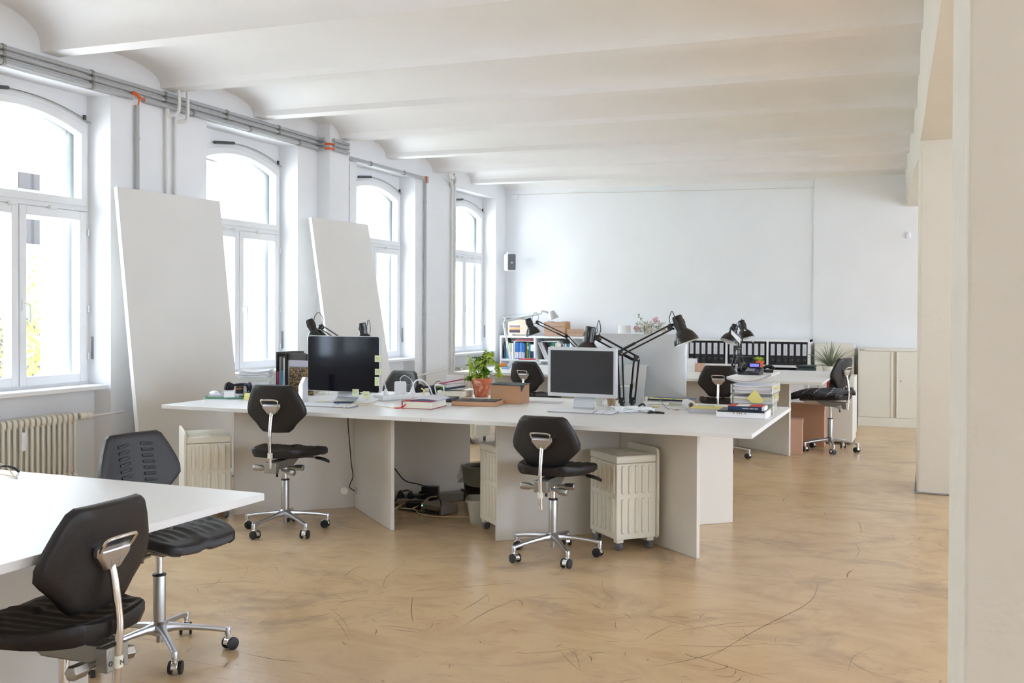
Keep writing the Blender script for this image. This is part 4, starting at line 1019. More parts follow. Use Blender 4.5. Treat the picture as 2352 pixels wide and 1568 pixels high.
for u, sw, sz_ in ((-0.052, .3, .3), (-0.045, .7, .7), (-0.02, 1, 1), (0.015, 1, .95), (0.04, .8, .65), (0.052, .35, .3)):
    rings.append([(0.028*sw*cos(radians(a)), u, 0.02*sz_*max(-0.15, sin(radians(a)))+0.003) for a in range(0, 360, 24)])
MB().loft(rings).build('shell', white_pl, t)
t = thing('lens', 'small dark camera lens with an orange ring beside the white box', 'lens', loc3(P2(550, 912), z_-0.002), 0)
MB().lathe([(0.026, 0), (0.028, 0.01), (0.028, 0.05), (0.024, 0.055), (0.02, 0.05)], 20).build('barrel', black_pl, t); MB().lathe([(0.0285, 0.034), (0.0285, 0.038)], 20).build('ring', orangec, t)
t = thing('binder_clip_block', 'small black desk box with a yellow note on its front', 'box', loc3(P2(590, 915)), radians(8))
MB().box(-0.04, 0.05, -0.01, 0.06, 0, 0.055).build('body', black_pl, t, bevel=0.003)
t = thing('sticky_note', 'yellow sticky note leaning on a small black box left of the chair', 'sticky note', loc3(P2(567, 917)), radians(5))
MB().add([(-0.02, -0.012, 0.0), (0.022, -0.012, 0.0), (0.024, 0.002, 0.045), (-0.018, 0.002, 0.045), (-0.02, -0.011, 0.0), (0.022, -0.011, 0.0), (0.024, 0.003, 0.045), (-0.018, 0.003, 0.045)], [(0, 1, 2, 3), (7, 6, 5, 4), (0, 4, 5, 1), (2, 6, 7, 3)]).build('paper', yellow_p, t)
# paper trays behind, black file, city book
t = thing('paper_stack', 'tall loose stack of white papers behind the left chair', 'papers', (-4.60, 6.12, T), radians(25))
pm = MB(); z = sheets(pm, 0.21, 0.17, 12, 0, 0.0085, 0.010); z = sheets(pm, 0.22, 0.17, 6, z+0.03, 0.008, 0.01, 0.012); pm.build('sheets', paper_m, t)
MB().box(-0.12, 0.12, -0.09, 0.09, 0.100, 0.134).build('tray', clear_pl, t)
o = at_z(632, 896, T)
def file_box(loc, rz, w, d, h, label):
    t = thing('magazine_file', label, 'file box', loc, radians(rz))
    MB().box(0, 0.003, 0, d, 0, h).build('side', dgrey_m, t); MB().box(w-0.003, w, 0, d, 0, h).build('side', dgrey_m, t)
    MB().box(0, w, 0, d, 0, 0.003).build('bottom', dgrey_m, t); MB().box(0, w, d-0.003, d, 0, h).build('back', dgrey_m, t)
    return t
fb = (-4.61, 6.385, T)
t = file_box(fb, 0, 0.085, 0.25, 0.31, 'dark grey magazine file standing left of the city book')
R0 = radians(0)
for k, (m, h, wd, lab) in enumerate(((magenta, 0.155, 0.014, 'magenta booklet inside the dark magazine file'), (grey_m, 0.27, 0.010, 'pale grey brochure inside the dark magazine file'), (cyan_m, 0.165, 0.014, 'turquoise booklet inside the dark magazine file'), (paper_m, 0.26, 0.010, 'white folder inside the dark magazine file'))):
    box_thing('booklet', lab, 'booklet', (fb[0]+0.014+0.0185*k, fb[1]+0.10, T+0.0035), 0, wd, 0.19, h, m)
t = thing('magazine_file', 'dark grey board face of a second file behind the city book', 'file box', (-4.522, 6.41, T), radians(0))
MB().box(0, 0.16, 0, 0.012, 0, 0.305).build('board', dgrey_m, t); MB().box(0, 0.16, 0.012, 0.08, 0, 0.295).build('body', black_pl, t)
cityp = bpy.data.materials.new('city_cover'); cityp.use_nodes = True; nt = cityp.node_tree; bb = nt.nodes['Principled BSDF']
tc = nt.nodes.new('ShaderNodeTexCoord'); sx = nt.nodes.new('ShaderNodeSeparateXYZ'); nt.links.new(tc.outputs['Object'], sx.inputs[0])
br_ = nt.nodes.new('ShaderNodeTexBrick'); br_.inputs['Scale'].default_value = 42; br_.inputs['Color1'].default_value = srgb(40, 40, 48); br_.inputs['Color2'].default_value = srgb(228, 170, 60); br_.inputs['Mortar'].default_value = srgb(24, 30, 36); br_.inputs['Bias'].default_value = -0.35
cb = nt.nodes.new('ShaderNodeCombineXYZ'); nt.links.new(sx.outputs[0], cb.inputs[0]); nt.links.new(sx.outputs[2], cb.inputs[1]); nt.links.new(cb.outputs[0], br_.inputs['Vector'])
rp = nt.nodes.new('ShaderNodeValToRGB'); rp.color_ramp.elements[0].position = 0.205; rp.color_ramp.elements[1].position = 0.215; nt.links.new(sx.outputs[2], rp.inputs[0])
sky = nt.nodes.new('ShaderNodeMix'); sky.data_type = 'RGBA'; sky.inputs[7].default_value = srgb(170, 166, 182); nt.links.new(rp.outputs[0], sky.inputs[0]); nt.links.new(br_.outputs[0], sky.inputs[6]); nt.links.new(sky.outputs[2], bb.inputs['Base Color']); bb.inputs['Roughness'].default_value = 0.35
t = thing('book', 'upright book with a night city skyline on its cover, left of the black monitor', 'book', (-4.41, 6.26, T), radians(-2))
MB().box(0.0, 0.215, 0, 0.03, 0, 0.255).build('pages', grey_m, t); MB().box(0.012, 0.225, -0.003, 0.0, 0, 0.258).build('cover', cityp, t, smooth=False)
t = thing('headset_base', 'slim silver stand with angled top right of the left chair', 'charger', loc3(P2(690, 926)), radians(-15))
MB().prism([(0.0, 0), (0.05, 0), (0.05, 0.175), (0.035, 0.175), (0.0, 0.115)], -0.022, 0.022, 'x').build('body', silver_pl, t, bevel=0.003)
MB().prism([(0.004, 0.118), (0.034, 0.172), (0.031, 0.176), (0.0, 0.122)], -0.018, 0.018, 'x').build('pad', silver_al, t, bevel=0.002)
t = thing('cable_coil', 'coil of thin beige cable under the left corner of the black monitor', 'cable', loc3(P2(716, 903)), 0)
for k in range(5):
    MB().tube([((0.05+0.004*k)*cos(a)+0.004*k, (0.035+0.003*k)*sin(a), 0.004+0.006*k+0.003*sin(3*a+k)) for a in [2*pi*q/24 for q in range(25)]], 0.0025, 6).build('loop', beige_cab, t)
MB().tube(smooth_path([(0.05, 0, 0.02), (0.09, 0.0, 0.03), (0.11, -0.01, 0.01), (0.13, 0.02, 0.03), (0.15, 0.0, 0.002)], 5), 0.002, 6).build('tail', beige_cab, t)

# --- power strip, charger, plugs, cables
a_, b_ = P2(878, 921), P2(992, 914)
d_ = (b_-a_); ang = atan2(d_.y, d_.x)
t = thing('power_strip', 'white power strip lying behind the red book', 'power strip', (a_.x, a_.y, T), ang)
MB().box(0, 0.40, 0, 0.055, 0, 0.04).build('housing', white_pl, t, bevel=0.006)
for k in range(5): MB().lathe([(0.020, 0), (0.020, 0.001), (0.016, 0.0012)], 18, (0.05+0.075*k, 0.0275, 0.040)).build('socket', paper_g, t)
for k, lab in ((0, 'white plug at the left end of the power strip'), (2.62, 'white plug right of the charger on the power strip')):
    pp = Vector((a_.x, a_.y, 0))+Vector((cos(ang), sin(ang), 0))*(0.045+0.085*k)+Vector((-sin(ang), cos(ang), 0))*0.0275
    t = thing('plug', lab, 'plug', (pp.x, pp.y, T+0.0415), ang)
    MB().lathe([(0.017, 0), (0.018, 0.012), (0.012, 0.03), (0.007, 0.042)], 14).build('head', whitecab, t)
    if k == 0: MB().tube(smooth_path([(0, 0, 0.04), (-0.01, 0, 0.075), (-0.045, 0, 0.095), (-0.085, 0.0, 0.07), (-0.12, 0, 0.02), (-0.15, 0.02, -0.035)], 6), 0.0045, 8).build('cord', whitecab, t)
    else: MB().tube(smooth_path([(0, 0, 0.04), (0.01, 0, 0.07), (0.04, 0, 0.092), (0.09, 0.0, 0.085), (0.16, 0.03, 0.04), (0.20, 0.06, 0.0), (0.24, 0.10, -0.036)], 6), 0.0055, 8).build('cord', whitecab, t)
pp = Vector((a_.x, a_.y, 0))+Vector((cos(ang), sin(ang), 0))*0.165+Vector((-sin(ang), cos(ang), 0))*0.0275
t = thing('laptop_charger', 'square white laptop charger standing on the power strip', 'charger', (pp.x, pp.y, T+0.0415), ang+radians(-30))
MB().prism(rrect(0.085, 0.085, 0.014, 4, 0, 0.045), -0.014, 0.014, 'y').build('brick', white_pl, t, bevel=0.003)
MB().tube(smooth_path([(0, 0, 0.087), (0.0, 0, 0.11), (0.03, 0.0, 0.13), (0.075, 0.0, 0.10), (0.095, 0.0, 0.04), (0.10, 0.0, 0.0), (0.09, 0, -0.035)], 6), 0.0025, 6).build('cord', whitecab, t)

# --- thick red book with ribbon and a magazine on top
t = thing('book', 'thick book with dark red cover and red ribbon lying near the desk front', 'book', (-3.115, 5.665, T), radians(6))
MB().box(0.004, 0.205, 0.003, 0.265, 0.003, 0.046).build('pages', cream_p, t, bevel=0.001)
cv = MB().box(0, 0.21, 0, 0.27, 0, 0.003); cv.box(0, 0.21, 0, 0.27, 0.046, 0.049); cv.box(-0.002, 0.001, 0, 0.27, 0, 0.049); cv.build('cover', red_m, t)
MB().tube(smooth_path([(0.03, 0.002, 0.03), (0.015, -0.01, 0.012), (-0.01, -0.015, 0.003), (-0.05, -0.01, 0.003)], 5), 0.003, 5).build('ribbon', redb_m, t)
MB().tube(smooth_path([(0.03, 0.002, 0.03), (0.0, -0.02, 0.006), (-0.03, -0.022, 0.002)], 5), 0.003, 5).build('ribbon', redb_m, t)
t = thing('magazine', 'open grey magazine with a curled cover lying on the thick red book', 'magazine', (-3.00, 5.84, T+0.050), radians(8))
g = [[(-0.10+0.2*i/10, -0.12+0.24*j/6, 0.004+0.018*sin(pi*i/10)*(0.4+0.6*j/6)) for i in range(11)] for j in range(7)]
MB().sheet(g, 0.002).build('cover', paper_g, t)
MB().box(-0.095, 0.1, -0.115, 0.115, 0, 0.0035).build('pages', lblue_m, t)
cable('bookmark_tab', 'small yellow tag curling up behind the red book', [(-3.13, 6.02, 0.79), (-3.15, 6.03, 0.81), (-3.14, 6.02, 0.83), (-3.16, 6.02, 0.845)], 0.005, yellow_p, 'tag')

# --- tray with black notebooks
fl, fr_, br2, bl = P2(1036, 932), P2(1118, 936), P2(1127, 917), P2(985, 906)
t = thing('cardboard_tray', 'flat brown cardboard tray holding black notebooks', 'tray', (-2.905, 5.965, T), radians(10))
w_, d_ = 0.30, 0.235
o_ = MB().box(0, w_, 0, d_, 0, 0.003); o_.build('bottom', card, t)
for (x0, x1, y0, y1) in ((0, w_, 0, 0.003), (0, w_, d_-0.003, d_), (0, 0.003, 0, d_), (w_-0.003, w_, 0, d_)): MB().box(x0, x1, y0, y1, 0, 0.03).build('wall', card, t)
Mt = Matrix.Translation((-2.905, 5.965, T)) @ Matrix.Rotation(radians(10), 4, 'Z')
for r_ in range(2):
    for k in range(3):
        if r_ == 1 and k == 2: continue
        lc = Mt @ Vector((0.054+0.097*k, 0.117, 0.0035)) if r_ == 0 else Vector((-3.19+0.115*k, 6.30-0.02*k, T+0.001))
        names = [['in the cardboard tray, left of three', 'in the cardboard tray, middle of three', 'in the cardboard tray, right of three'], ['lying loose behind the red book, left one', 'lying loose between red book and tray, right one', '']][r_][k]
        t2 = thing('notebook', 'black notebook %s' % names, 'notebook', tuple(lc), radians(10), 'black notebooks by the red book')
        ob = MB().box(-0.045, 0.045, -0.10, 0.10, 0, 0.024+0.006*(1-r_)).build('cover', dpaper, t2, bevel=0.002)
        if r_ == 0: MB().box(-0.025, 0.028, 0.085, 0.108, 0.030, 0.031).build('index_tab', (orangec, note_m, yellow_p)[k], t2)

# --- terracotta pot with a drooping light-green plant
pp = P2(1106, 908); pp = Vector((pp.x*0.985, pp.y*0.985, T))
t = thing('potted_plant', 'feathery light-green plant in a weathered terracotta pot', 'plant', (pp.x, pp.y, T))
MB().lathe([(0.048, 0), (0.050, 0.003), (0.067, 0.095), (0.072, 0.097), (0.078, 0.137), (0.072, 0.139), (0.068, 0.125), (0.0, 0.122)], 32).build('pot', terra, t)
MB().lathe([(0.068, 0.118), (0.068, 0.1235), (0.0, 0.1245)], 20).build('soil', soil_m, t)
camr = Vector((_R.x, _R.y, 0)).normalized(); camf = Vector((-camr.y, camr.x, 0))
def V2(u, v, z): p = camr*u+camf*v; return Vector((p.x, p.y, z))
stems = MB(); leaves = [MB(), MB()]
def leaflet(mb, p, d, L, wd):
    d = d.normalized(); s_ = d.cross(Vector((0, 0, 1)))
    if s_.length < 0.05: s_ = Vector((1, 0, 0))
    s_ = (s_.normalized()+Vector((rn.uniform(-.6, .6), rn.uniform(-.6, .6), rn.uniform(-.6, .6)))).normalized()*wd
    mb.add([tuple(p), tuple(p+d*L*0.45+s_), tuple(p+d*L), tuple(p+d*L*0.45-s_)], [(0, 1, 2, 3)])
def frond(p0, path, n, mb, L=0.027, wd=0.0068, droop=0.6):
    n = int(n*1.35)
    pts = smooth_path([p0]+path, 5); stems.tube(pts, [0.0022-0.0014*i/len(pts) for i in range(len(pts))], 5)
    for k in range(n):
        f = 0.15+0.85*k/n; i = int(f*(len(pts)-1)); p = pts[i]; d = pts[min(i+1, len(pts)-1)]-pts[max(i-1, 0)]
        side = Vector((rn.gauss(0, 1), rn.gauss(0, 1), rn.gauss(0, .6))).normalized()
        # a small pinnate leaf: rachis with paired leaflets
        rd = (side+Vector((0, 0, -droop))).normalized(); rl = rn.uniform(0.03, 0.05)
        for q in range(6):
            pq = p+rd*rl*(q+1)/6
            for _s in (-1, 1):
                dd = (rd*0.7+rd.cross(Vector((rn.uniform(-1, 1), rn.uniform(-1, 1), 0.4)))*_s*0.8+Vector((0, 0, -0.35)))
                leaflet(mb, pq, dd, L*rn.uniform(0.7, 1.1), wd*rn.uniform(0.8, 1.3))
base_ = Vector((0, 0, 0.12))
frond(V2(0.01, 0, 0.12), [V2(0.012, 0, 0.18), V2(0.02, 0, 0.25), V2(0.045, 0, 0.32), V2(0.07, 0, 0.335)], 26, leaves[0])
frond(V2(0.012, 0, 0.18), [V2(0.0, 0.02, 0.24), V2(0.0, 0.02, 0.29), V2(-0.03, 0.02, 0.30)], 20, leaves[1])
frond(V2(0.012, 0, 0.15), [V2(0.03, -0.01, 0.19), V2(0.04, -0.01, 0.21)], 14, leaves[1])
frond(V2(-0.035, 0, 0.12), [V2(-0.05, 0, 0.17), V2(-0.06, 0, 0.22), V2(-0.075, 0, 0.255), V2(-0.05, 0, 0.27)], 22, leaves[0])
frond(V2(-0.035, 0, 0.12), [V2(-0.06, 0.0, 0.15), V2(-0.085, 0.0, 0.165)], 16, leaves[1], droop=0.9)
frond(V2(0.03, 0, 0.29), [V2(0.07, 0, 0.28), V2(0.11, 0, 0.25), V2(0.125, 0, 0.21), V2(0.13, 0, 0.17)], 18, leaves[0], droop=1.2)
frond(V2(-0.01, 0, 0.12), [V2(-0.01, -0.01, 0.16), V2(-0.01, -0.01, 0.19)], 12, leaves[0])
stems.build('stems', stem_m, t); leaves[0].build('light_leaves', leaf1, t, smooth=False); leaves[1].build('dark_leaves', leaf2, t, smooth=False)

# --- cardboard box with dark lid
t = thing('cardboard_box', 'brown cardboard box with a dark green lid on the right desks', 'box', (-2.745, 6.245, T), radians(4))
MB().box(0, 0.215, 0, 0.20, 0, 0.125).build('carton', card, t, bevel=0.001)
ld = MB().add([(-0.004, -0.004, 0.134), (0.222, -0.004, 0.126), (0.222, 0.205, 0.130), (-0.004, 0.205, 0.134), (-0.004, -0.004, 0.130), (0.222, -0.004, 0.122), (0.222, 0.205, 0.126), (-0.004, 0.205, 0.130)], [(0, 1, 2, 3), (7, 6, 5, 4), (0, 4, 5, 1), (1, 5, 6, 2), (2, 6, 7, 3), (3, 7, 4, 0)])
ld.add([(0.216, -0.004, 0.128), (0.222, 0.07, 0.128), (0.224, -0.006, 0.085), (0.219, -0.004, 0.128), (0.225, 0.07, 0.128), (0.227, -0.006, 0.085)], [(0, 1, 2), (5, 4, 3), (0, 3, 4, 1), (1, 4, 5, 2), (2, 5, 3, 0)]); ld.build('lid', darkgreen, t)
t = thing('paper_sheets', 'two printed sheets lying behind the cardboard box', 'papers', loc3(P2(1240, 923)), radians(10))
MB().box(-0.13, 0.02, -0.08, 0.08, 0, 0.001).build('sheet', paper_g, t); MB().box(0.03, 0.16, -0.10, 0.06, 0, 0.0012).build('sheet', paper_g, t)

# --- behind: white basket tray, papers, headphones, moss plant, white card
t = thing('paper_basket', 'pale basket tray with magazines left of the terracotta pot', 'basket', (-3.21, 6.65, T), radians(0))
MB().prism(rrect(0.22, 0.18, 0.02, 3), 0, 0.045, 'z').build('basket', cream_pl, t, bevel=0.006)
MB().tube(smooth_path([(-0.11, -0.09, 0.02), (-0.115, -0.10, 0.075), (-0.09, -0.10, 0.088), (-0.05, -0.10, 0.08), (-0.04, -0.1, 0.04)], 5), 0.005).build('handle', whitecab, t)
for k, (m, lab, rz, tilt_) in enumerate(((magenta, 'magenta magazine slanting on the pale basket tray', 12, 0.20), (paper_m, 'rolled white paper on the pale basket tray', -10, 0.05), (navy_m, 'dark magazine under the magenta one on the pale basket tray', 20, 0.14))):
    o = MB().box(-0.10, 0.075, -0.07, 0.06, 0, 0.007).build('magazine', m, bevel=0.001); tag(o, lab, 'magazine'); o.location = (-3.215+0.008*k, 6.64, T+0.062+0.024*(2-k)); o.rotation_euler = (0, -tilt_, radians(rz))
t = thing('card_holder', 'blank white card standing behind the basket tray', 'card', (-3.275, 6.785, T), radians(12))
MB().box(-0.07, 0.07, 0, 0.003, 0.0, 0.15).build('card', white_edge, t); MB().box(-0.07, 0.07, 0, 0.04, 0.0, 0.004).build('foot', white_edge, t)
p_ = Vector((-3.46, 6.62, T)); headphones((p_.x, p_.y, T+0.0), -20, 'black headphones behind the tray of notebooks')
t = thing('moss_plant', 'low clump of green leaves behind the second pair of headphones', 'plant', (-3.40, 6.785, T))
MB().lathe([(0.044, 0), (0.05, 0.012), (0.046, 0.014), (0.0, 0.012)], 20).build('dish', white_pl, t)
lf = MB()
for k in range(260):
    a = rn.uniform(0, 2*pi); r_ = 0.045*sqrt(rn.random()); leaflet(lf, Vector((r_*cos(a), r_*sin(a), 0.012)), Vector((rn.uniform(-.5, .5), rn.uniform(-.5, .5), 1)), rn.uniform(0.02, 0.055), 0.006)
lf.build('leaves', leaf2, t, smooth=False)
cable('black_cable', 'black cable arcing over the low green plant', [(p_.x+0.02, p_.y+0.13, T+0.07), (p_.x+0.06, p_.y+0.13, T+0.10), (p_.x+0.105, p_.y+0.12, T+0.07), (p_.x+0.12, p_.y+0.11, T+0.004)], 0.0025, black_pl)
t = thing('laptop', 'closed slim silver laptop behind the power strip', 'laptop', (-3.60, 6.42, T), radians(12))
MB().prism(rrect(0.26, 0.16, 0.012, 3), 0.0, 0.014, 'z').build('base', silver_al, t, bevel=0.002); MB().prism(rrect(0.26, 0.16, 0.012, 3), 0.0145, 0.020, 'z').build('lid', white_edge, t, bevel=0.001)

# --- cups, cable heap
for px_, lab, m in ((1376, 'clear glass tumbler behind the silver monitor foot', clear_pl), (1403, 'small amber glass behind the silver monitor foot', mat('amber_glass', (206, 170, 130), 0.15, alpha=0.6))):
    p_ = P2(px_, 934); t = thing('tumbler', lab, 'glass', (p_.x-0.02, p_.y+0.08, T))
    MB().lathe([(0.026, 0), (0.033, 0.09), (0.031, 0.09), (0.0245, 0.006), (0.0, 0.006)], 20).build('cup', m, t)
c0 = P2(1452, 947)
t = thing('adapter_cables', 'tangle of white cables and adapters at the lamp clamp', 'cable', (c0.x, c0.y, T), radians(10))
for k in range(9):
    ph = rn.uniform(0, 6); r1 = rn.uniform(0.05, 0.11)
    MB().tube(smooth_path([(r1*cos(ph+a)*1.5, r1*sin(ph+a)*0.55, 0.006+0.03*abs(sin(1.7*a+k))) for a in [0.9*q for q in range(6)]], 6), rn.choice((0.003, 0.004)), 6).build('cord', whitecab, t)
for dx, dy, rz, sz_ in ((0.0, 0.0, 30, (0.035, 0.02, 0.03)), (-0.07, -0.02, -20, (0.028, 0.028, 0.028)), (0.07, 0.02, 10, (0.03, 0.012, 0.02))):
    o = MB().box(-sz_[0], sz_[0], -sz_[1], sz_[1], 0, sz_[2]*1.4).build('adapter', white_pl, t, bevel=0.006); o.location = (dx, dy, 0); o.rotation_euler = (0, 0, radians(rz))
MB().tube(smooth_path([(0.02, 0.05, 0.02), (0.06, 0.06, 0.05), (0.09, 0.03, 0.02), (0.14, -0.01, 0.006), (0.19, -0.03, 0.006)], 5), 0.006).build('black_cord', black_pl, t)
MB().tube(smooth_path([(0.10, -0.04, 0.006), (0.16, -0.02, 0.008), (0.20, -0.045, 0.006)], 5), 0.006).build('black_cord', black_pl, t)

# --- right side of the desks: notebook with notes, ruler/pen, roll, pens, papers, trays, books
p_ = P2(1540, 921); t = thing('clipboard', 'dark folder with yellow notes behind the all-in-one computer', 'folder', (p_.x, p_.y+0.0, T), radians(-4))
MB().box(-0.17, 0.12, -0.0, 0.22, 0, 0.012).build('board', navy_m, t, bevel=0.002)
for k in range(3): MB().box(-0.165+0.095*k, -0.085+0.095*k, -0.003, 0.06, 0.012, 0.014).build('note', yellow_p, t)
p_ = P2(1530, 930); t = thing('ruler', 'long pale ruler lying in front of the dark folder', 'ruler', (p_.x, p_.y, T), radians(-8)); MB().box(-0.16, 0.14, -0.012, 0.012, 0, 0.003).build('blade', note_m, t)
p_ = P2(1556, 929); t = thing('pen', 'white felt pen beside the pale ruler', 'pen', (p_.x, p_.y, T+0.005), radians(-8)); MB().tube([(-0.06, 0, 0), (0.05, 0, 0)], 0.005).build('barrel', paper_m, t); MB().tube([(0.05, 0, 0), (0.07, 0, 0)], [0.004, 0.0015]).build('tip', leaf3, t)
p_ = P2(1497, 934); t = thing('sticky_note', 'yellow note curling beside the computer stand', 'sticky note', (p_.x, p_.y, T), radians(-15)); MB().box(-0.03, 0.05, -0.02, 0.03, 0, 0.001).build('paper', yellowc, t)
cable('spectacle_wire', 'thin dark wire looping from the folder onto the desk', [loc3(P2(1488, 921), 0.755), loc3(P2(1497, 916), 0.80), loc3(P2(1512, 924), 0.78), loc3(P2(1525, 934), 0.75), loc3(P2(1537, 941), 0.743)], 0.0015, dgrey_m, 'wire')
p_ = P2(1587, 941)
t = thing('paper_roll', 'white roll of tracing paper standing askew near the pens', 'paper roll', (p_.x, p_.y, T+0.031), radians(26))
rl = MB(); rl.loft([[(0.030*cos(a), 0, 0.030*sin(a)) for a in [2*pi*q/24 for q in range(24)]], [(0.030*cos(a), 0.13, 0.030*sin(a)) for a in [2*pi*q/24 for q in range(24)]]], caps=False)
rl.loft([[(0.016*cos(a), 0, 0.016*sin(a)) for a in [2*pi*q/24 for q in range(24)]], [(0.016*cos(a), 0.13, 0.016*sin(a)) for a in [2*pi*q/24 for q in range(24)]]], caps=False)
rl.loft([[(0.030*cos(a), 0, 0.030*sin(a)) for a in [2*pi*q/24 for q in range(24)]], [(0.016*cos(a), 0, 0.016*sin(a)) for a in [2*pi*q/24 for q in range(24)]]], caps=False)
rl.build('paper', paper_m, t)
co = MB(); co.loft([[(0.0163*cos(a), -0.001, 0.0163*sin(a)) for a in [2*pi*q/24 for q in range(24)]], [(0.0163*cos(a), 0.131, 0.0163*sin(a)) for a in [2*pi*q/24 for q in range(24)]]], caps=False); co.lathe([(0.0175, 0), (0.0135, 0.0)], 24, (0, -0.0012, 0), (0, 1, 0), caps=False); co.build('core', card, t)
MB().sheet([[(-0.11+0.11*i/5, 0.0+0.13*j/3, -0.029+0.004*(1-i/5)*sin(2*i)) for i in range(6)] for j in range(4)], 0.0008).build('loose_end', paper_m, t)
for k, (px_, py_, rz, lab) in enumerate(((1612, 937, 28, 'blue pen nearest the tape roll'), (1622, 935, 14, 'blue marker behind the nearest blue pen'))):
    q = P2(px_, py_); t = thing('pen', lab, 'pen', (q.x, q.y, T+0.006), radians(rz)); MB().tube([(-0.05, 0, 0), (0.055, 0, 0)], 0.006 if k else 0.004).build('barrel', cyan_m, t); MB().tube([(-0.05, 0, 0), (-0.075, 0, 0)], [0.006, 0.001]).build('tip', navy_m, t)
q = P2(1655, 945); t = thing('paper_stack', 'flat stack of papers under the blue and white books', 'papers', (-1.262, 6.26, T), radians(0))
pm = MB(); sheets(pm, 0.19, 0.20, 6, 0, 0.0042, 0.006); pm.build('sheets', paper_g, t)
q = P2(1660, 932); t = thing('yellow_pad', 'yellow paper pad lying flat left of the letter trays', 'paper pad', (-1.262, 6.275, T+0.0265), radians(4)); MB().box(-0.10, 0.10, -0.07, 0.09, 0.0, 0.004).build('pad', yellow_p, t)
t = thing('book', 'thick white paperback with black spine lying at the desk corner', 'book', (-1.155, 5.99, T), radians(1))
MB().box(0, 0.295, 0, 0.215, 0, 0.040).build('pages', paper_m, t, bevel=0.004)
MB().box(0.010, 0.285, -0.0012, 0.205, 0.0400, 0.0425).build('cover', black_pl, t)
cv = MB().box(0.008, 0.285, -0.002, 0.001, 0.034, 0.0425); cv.build('spine', black_pl, t)
lt = MB()
for k, x in enumerate((0.105, 0.125, 0.138, 0.150, 0.172)): lt.box(x, x+0.003, -0.0026, -0.0018, 0.023, 0.031); lt.box(x-0.002, x+0.003, -0.0026, -0.0018, 0.030, 0.032)
lt.build('lettering', black_pl, t, smooth=False)
t = thing('book', 'dark blue paperback with red and white cover on the white paperback', 'book', (-1.09, 6.03, T+0.0435), radians(1))
MB().box(0, 0.215, 0, 0.14, 0, 0.022).build('pages', paper_m, t, bevel=0.001)
MB().box(-0.001, 0.198, -0.0018, 0.0, 0, 0.024).build('spine', navy_m, t); MB().box(-0.001, 0.20, 0, 0.14, 0.022, 0.024).build('cover', redb_m, t); MB().box(0.045, 0.12, 0.0, 0.14, 0.0242, 0.0246).build('cover_panel', paper_m, t)
lt = MB()
for k in range(22):
    if k in (9, 16): continue
    lt.box(0.085+0.0042*k, 0.0878+0.0042*k, -0.0024, -0.0017, 0.008, 0.0135 if k % 3 else 0.0155)
lt.build('lettering', paper_m, t, smooth=False)
# letter trays, stacked
names = ('bottom', 'middle', 'top')
for k in range(3):
    z = T+0.002+0.062*k; t = thing('letter_tray', 'clear plastic letter tray full of papers, %s of the stack at the desk corner' % names[k], 'letter tray', (-0.99+0.004*k, 6.40, z), radians(3-2*k), 'stacked clear letter trays')
    w_, d_, h_ = 0.25, 0.32, 0.056
    m = MB().box(-w_/2, w_/2, -d_/2, d_/2, 0, 0.003); m.build('bottom', clear_pl, t)
    for x0 in (-w_/2, w_/2-0.003): MB().box(x0, x0+0.003, -d_/2, d_/2, 0.003, h_).build('side', clear_pl, t)
    MB().box(-w_/2, w_/2, d_/2-0.003, d_/2, 0.003, h_).build('side', clear_pl, t)
    for x0, s_ in ((-w_/2-0.003, 1), (w_/2, 1)): MB().box(x0, x0+0.004, -d_/2-0.003, -d_/2+0.004, 0, h_).build('edge', white_edge, t)
    t2 = thing('paper_stack', 'papers filling the %s letter tray' % names[k], 'papers', (-0.99+0.004*k, 6.40, z+0.004), radians(3-2*k), 'papers in the letter trays')
    pm = MB(); n_ = (6, 7, 8)[k]; sheets(pm, 0.225, 0.30, n_, 0, 0.0055, 0.006, 0.008 if k == 2 else 0, [0, 0, 1, 0, 2] if k < 2 else [0, 0, 1, 0]); pm.build('sheets', [paper_m, paper_g, yellow_p], t2)
z = T+0.002+0.062*3
t = thing('paper_bundle', 'curved white papers sagging over the top letter tray', 'papers', (-0.99, 6.39, z-0.004), radians(-2))
for q in range(4):
    g = [[(-0.145+0.275*i/14, -0.15+0.30*j/6, 0.008+0.004*q+0.034*((i-6.0)/7)**2+0.006*(i/14)) for i in range(15)] for j in range(7)]
    MB().sheet(g, 0.0025).build('sheet', paper_m if q != 2 else paper_g, t)
t = thing('sticky_note', 'large yellow note standing on its corner against the middle letter tray', 'sticky note', (-0.965, 6.232, T+0.088), 0)
dm = MB(); dm.prism([(-0.05, 0.01), (-0.012, -0.018), (0.03, -0.018), (0.058, 0.0), (0.002, 0.068)], -0.0012, 0, 'y'); dm.build('paper', yellow_p, t, smooth=False)
for k, (dx, dz) in enumerate(((0.13, 0.155), (0.132, 0.10), (0.10, 0.165))):
    t = thing('index_flap', 'yellow paper flap sticking out of the letter trays, %s' % ('upper right', 'lower right', 'at the top front')[k], 'paper', (-0.985+dx, 6.36-0.06*(k == 2), T+dz), radians(10))
    MB().box(-0.012, 0.016, -0.03, 0.02, 0, 0.012).build('flap', yellow_p, t, bevel=0.004)

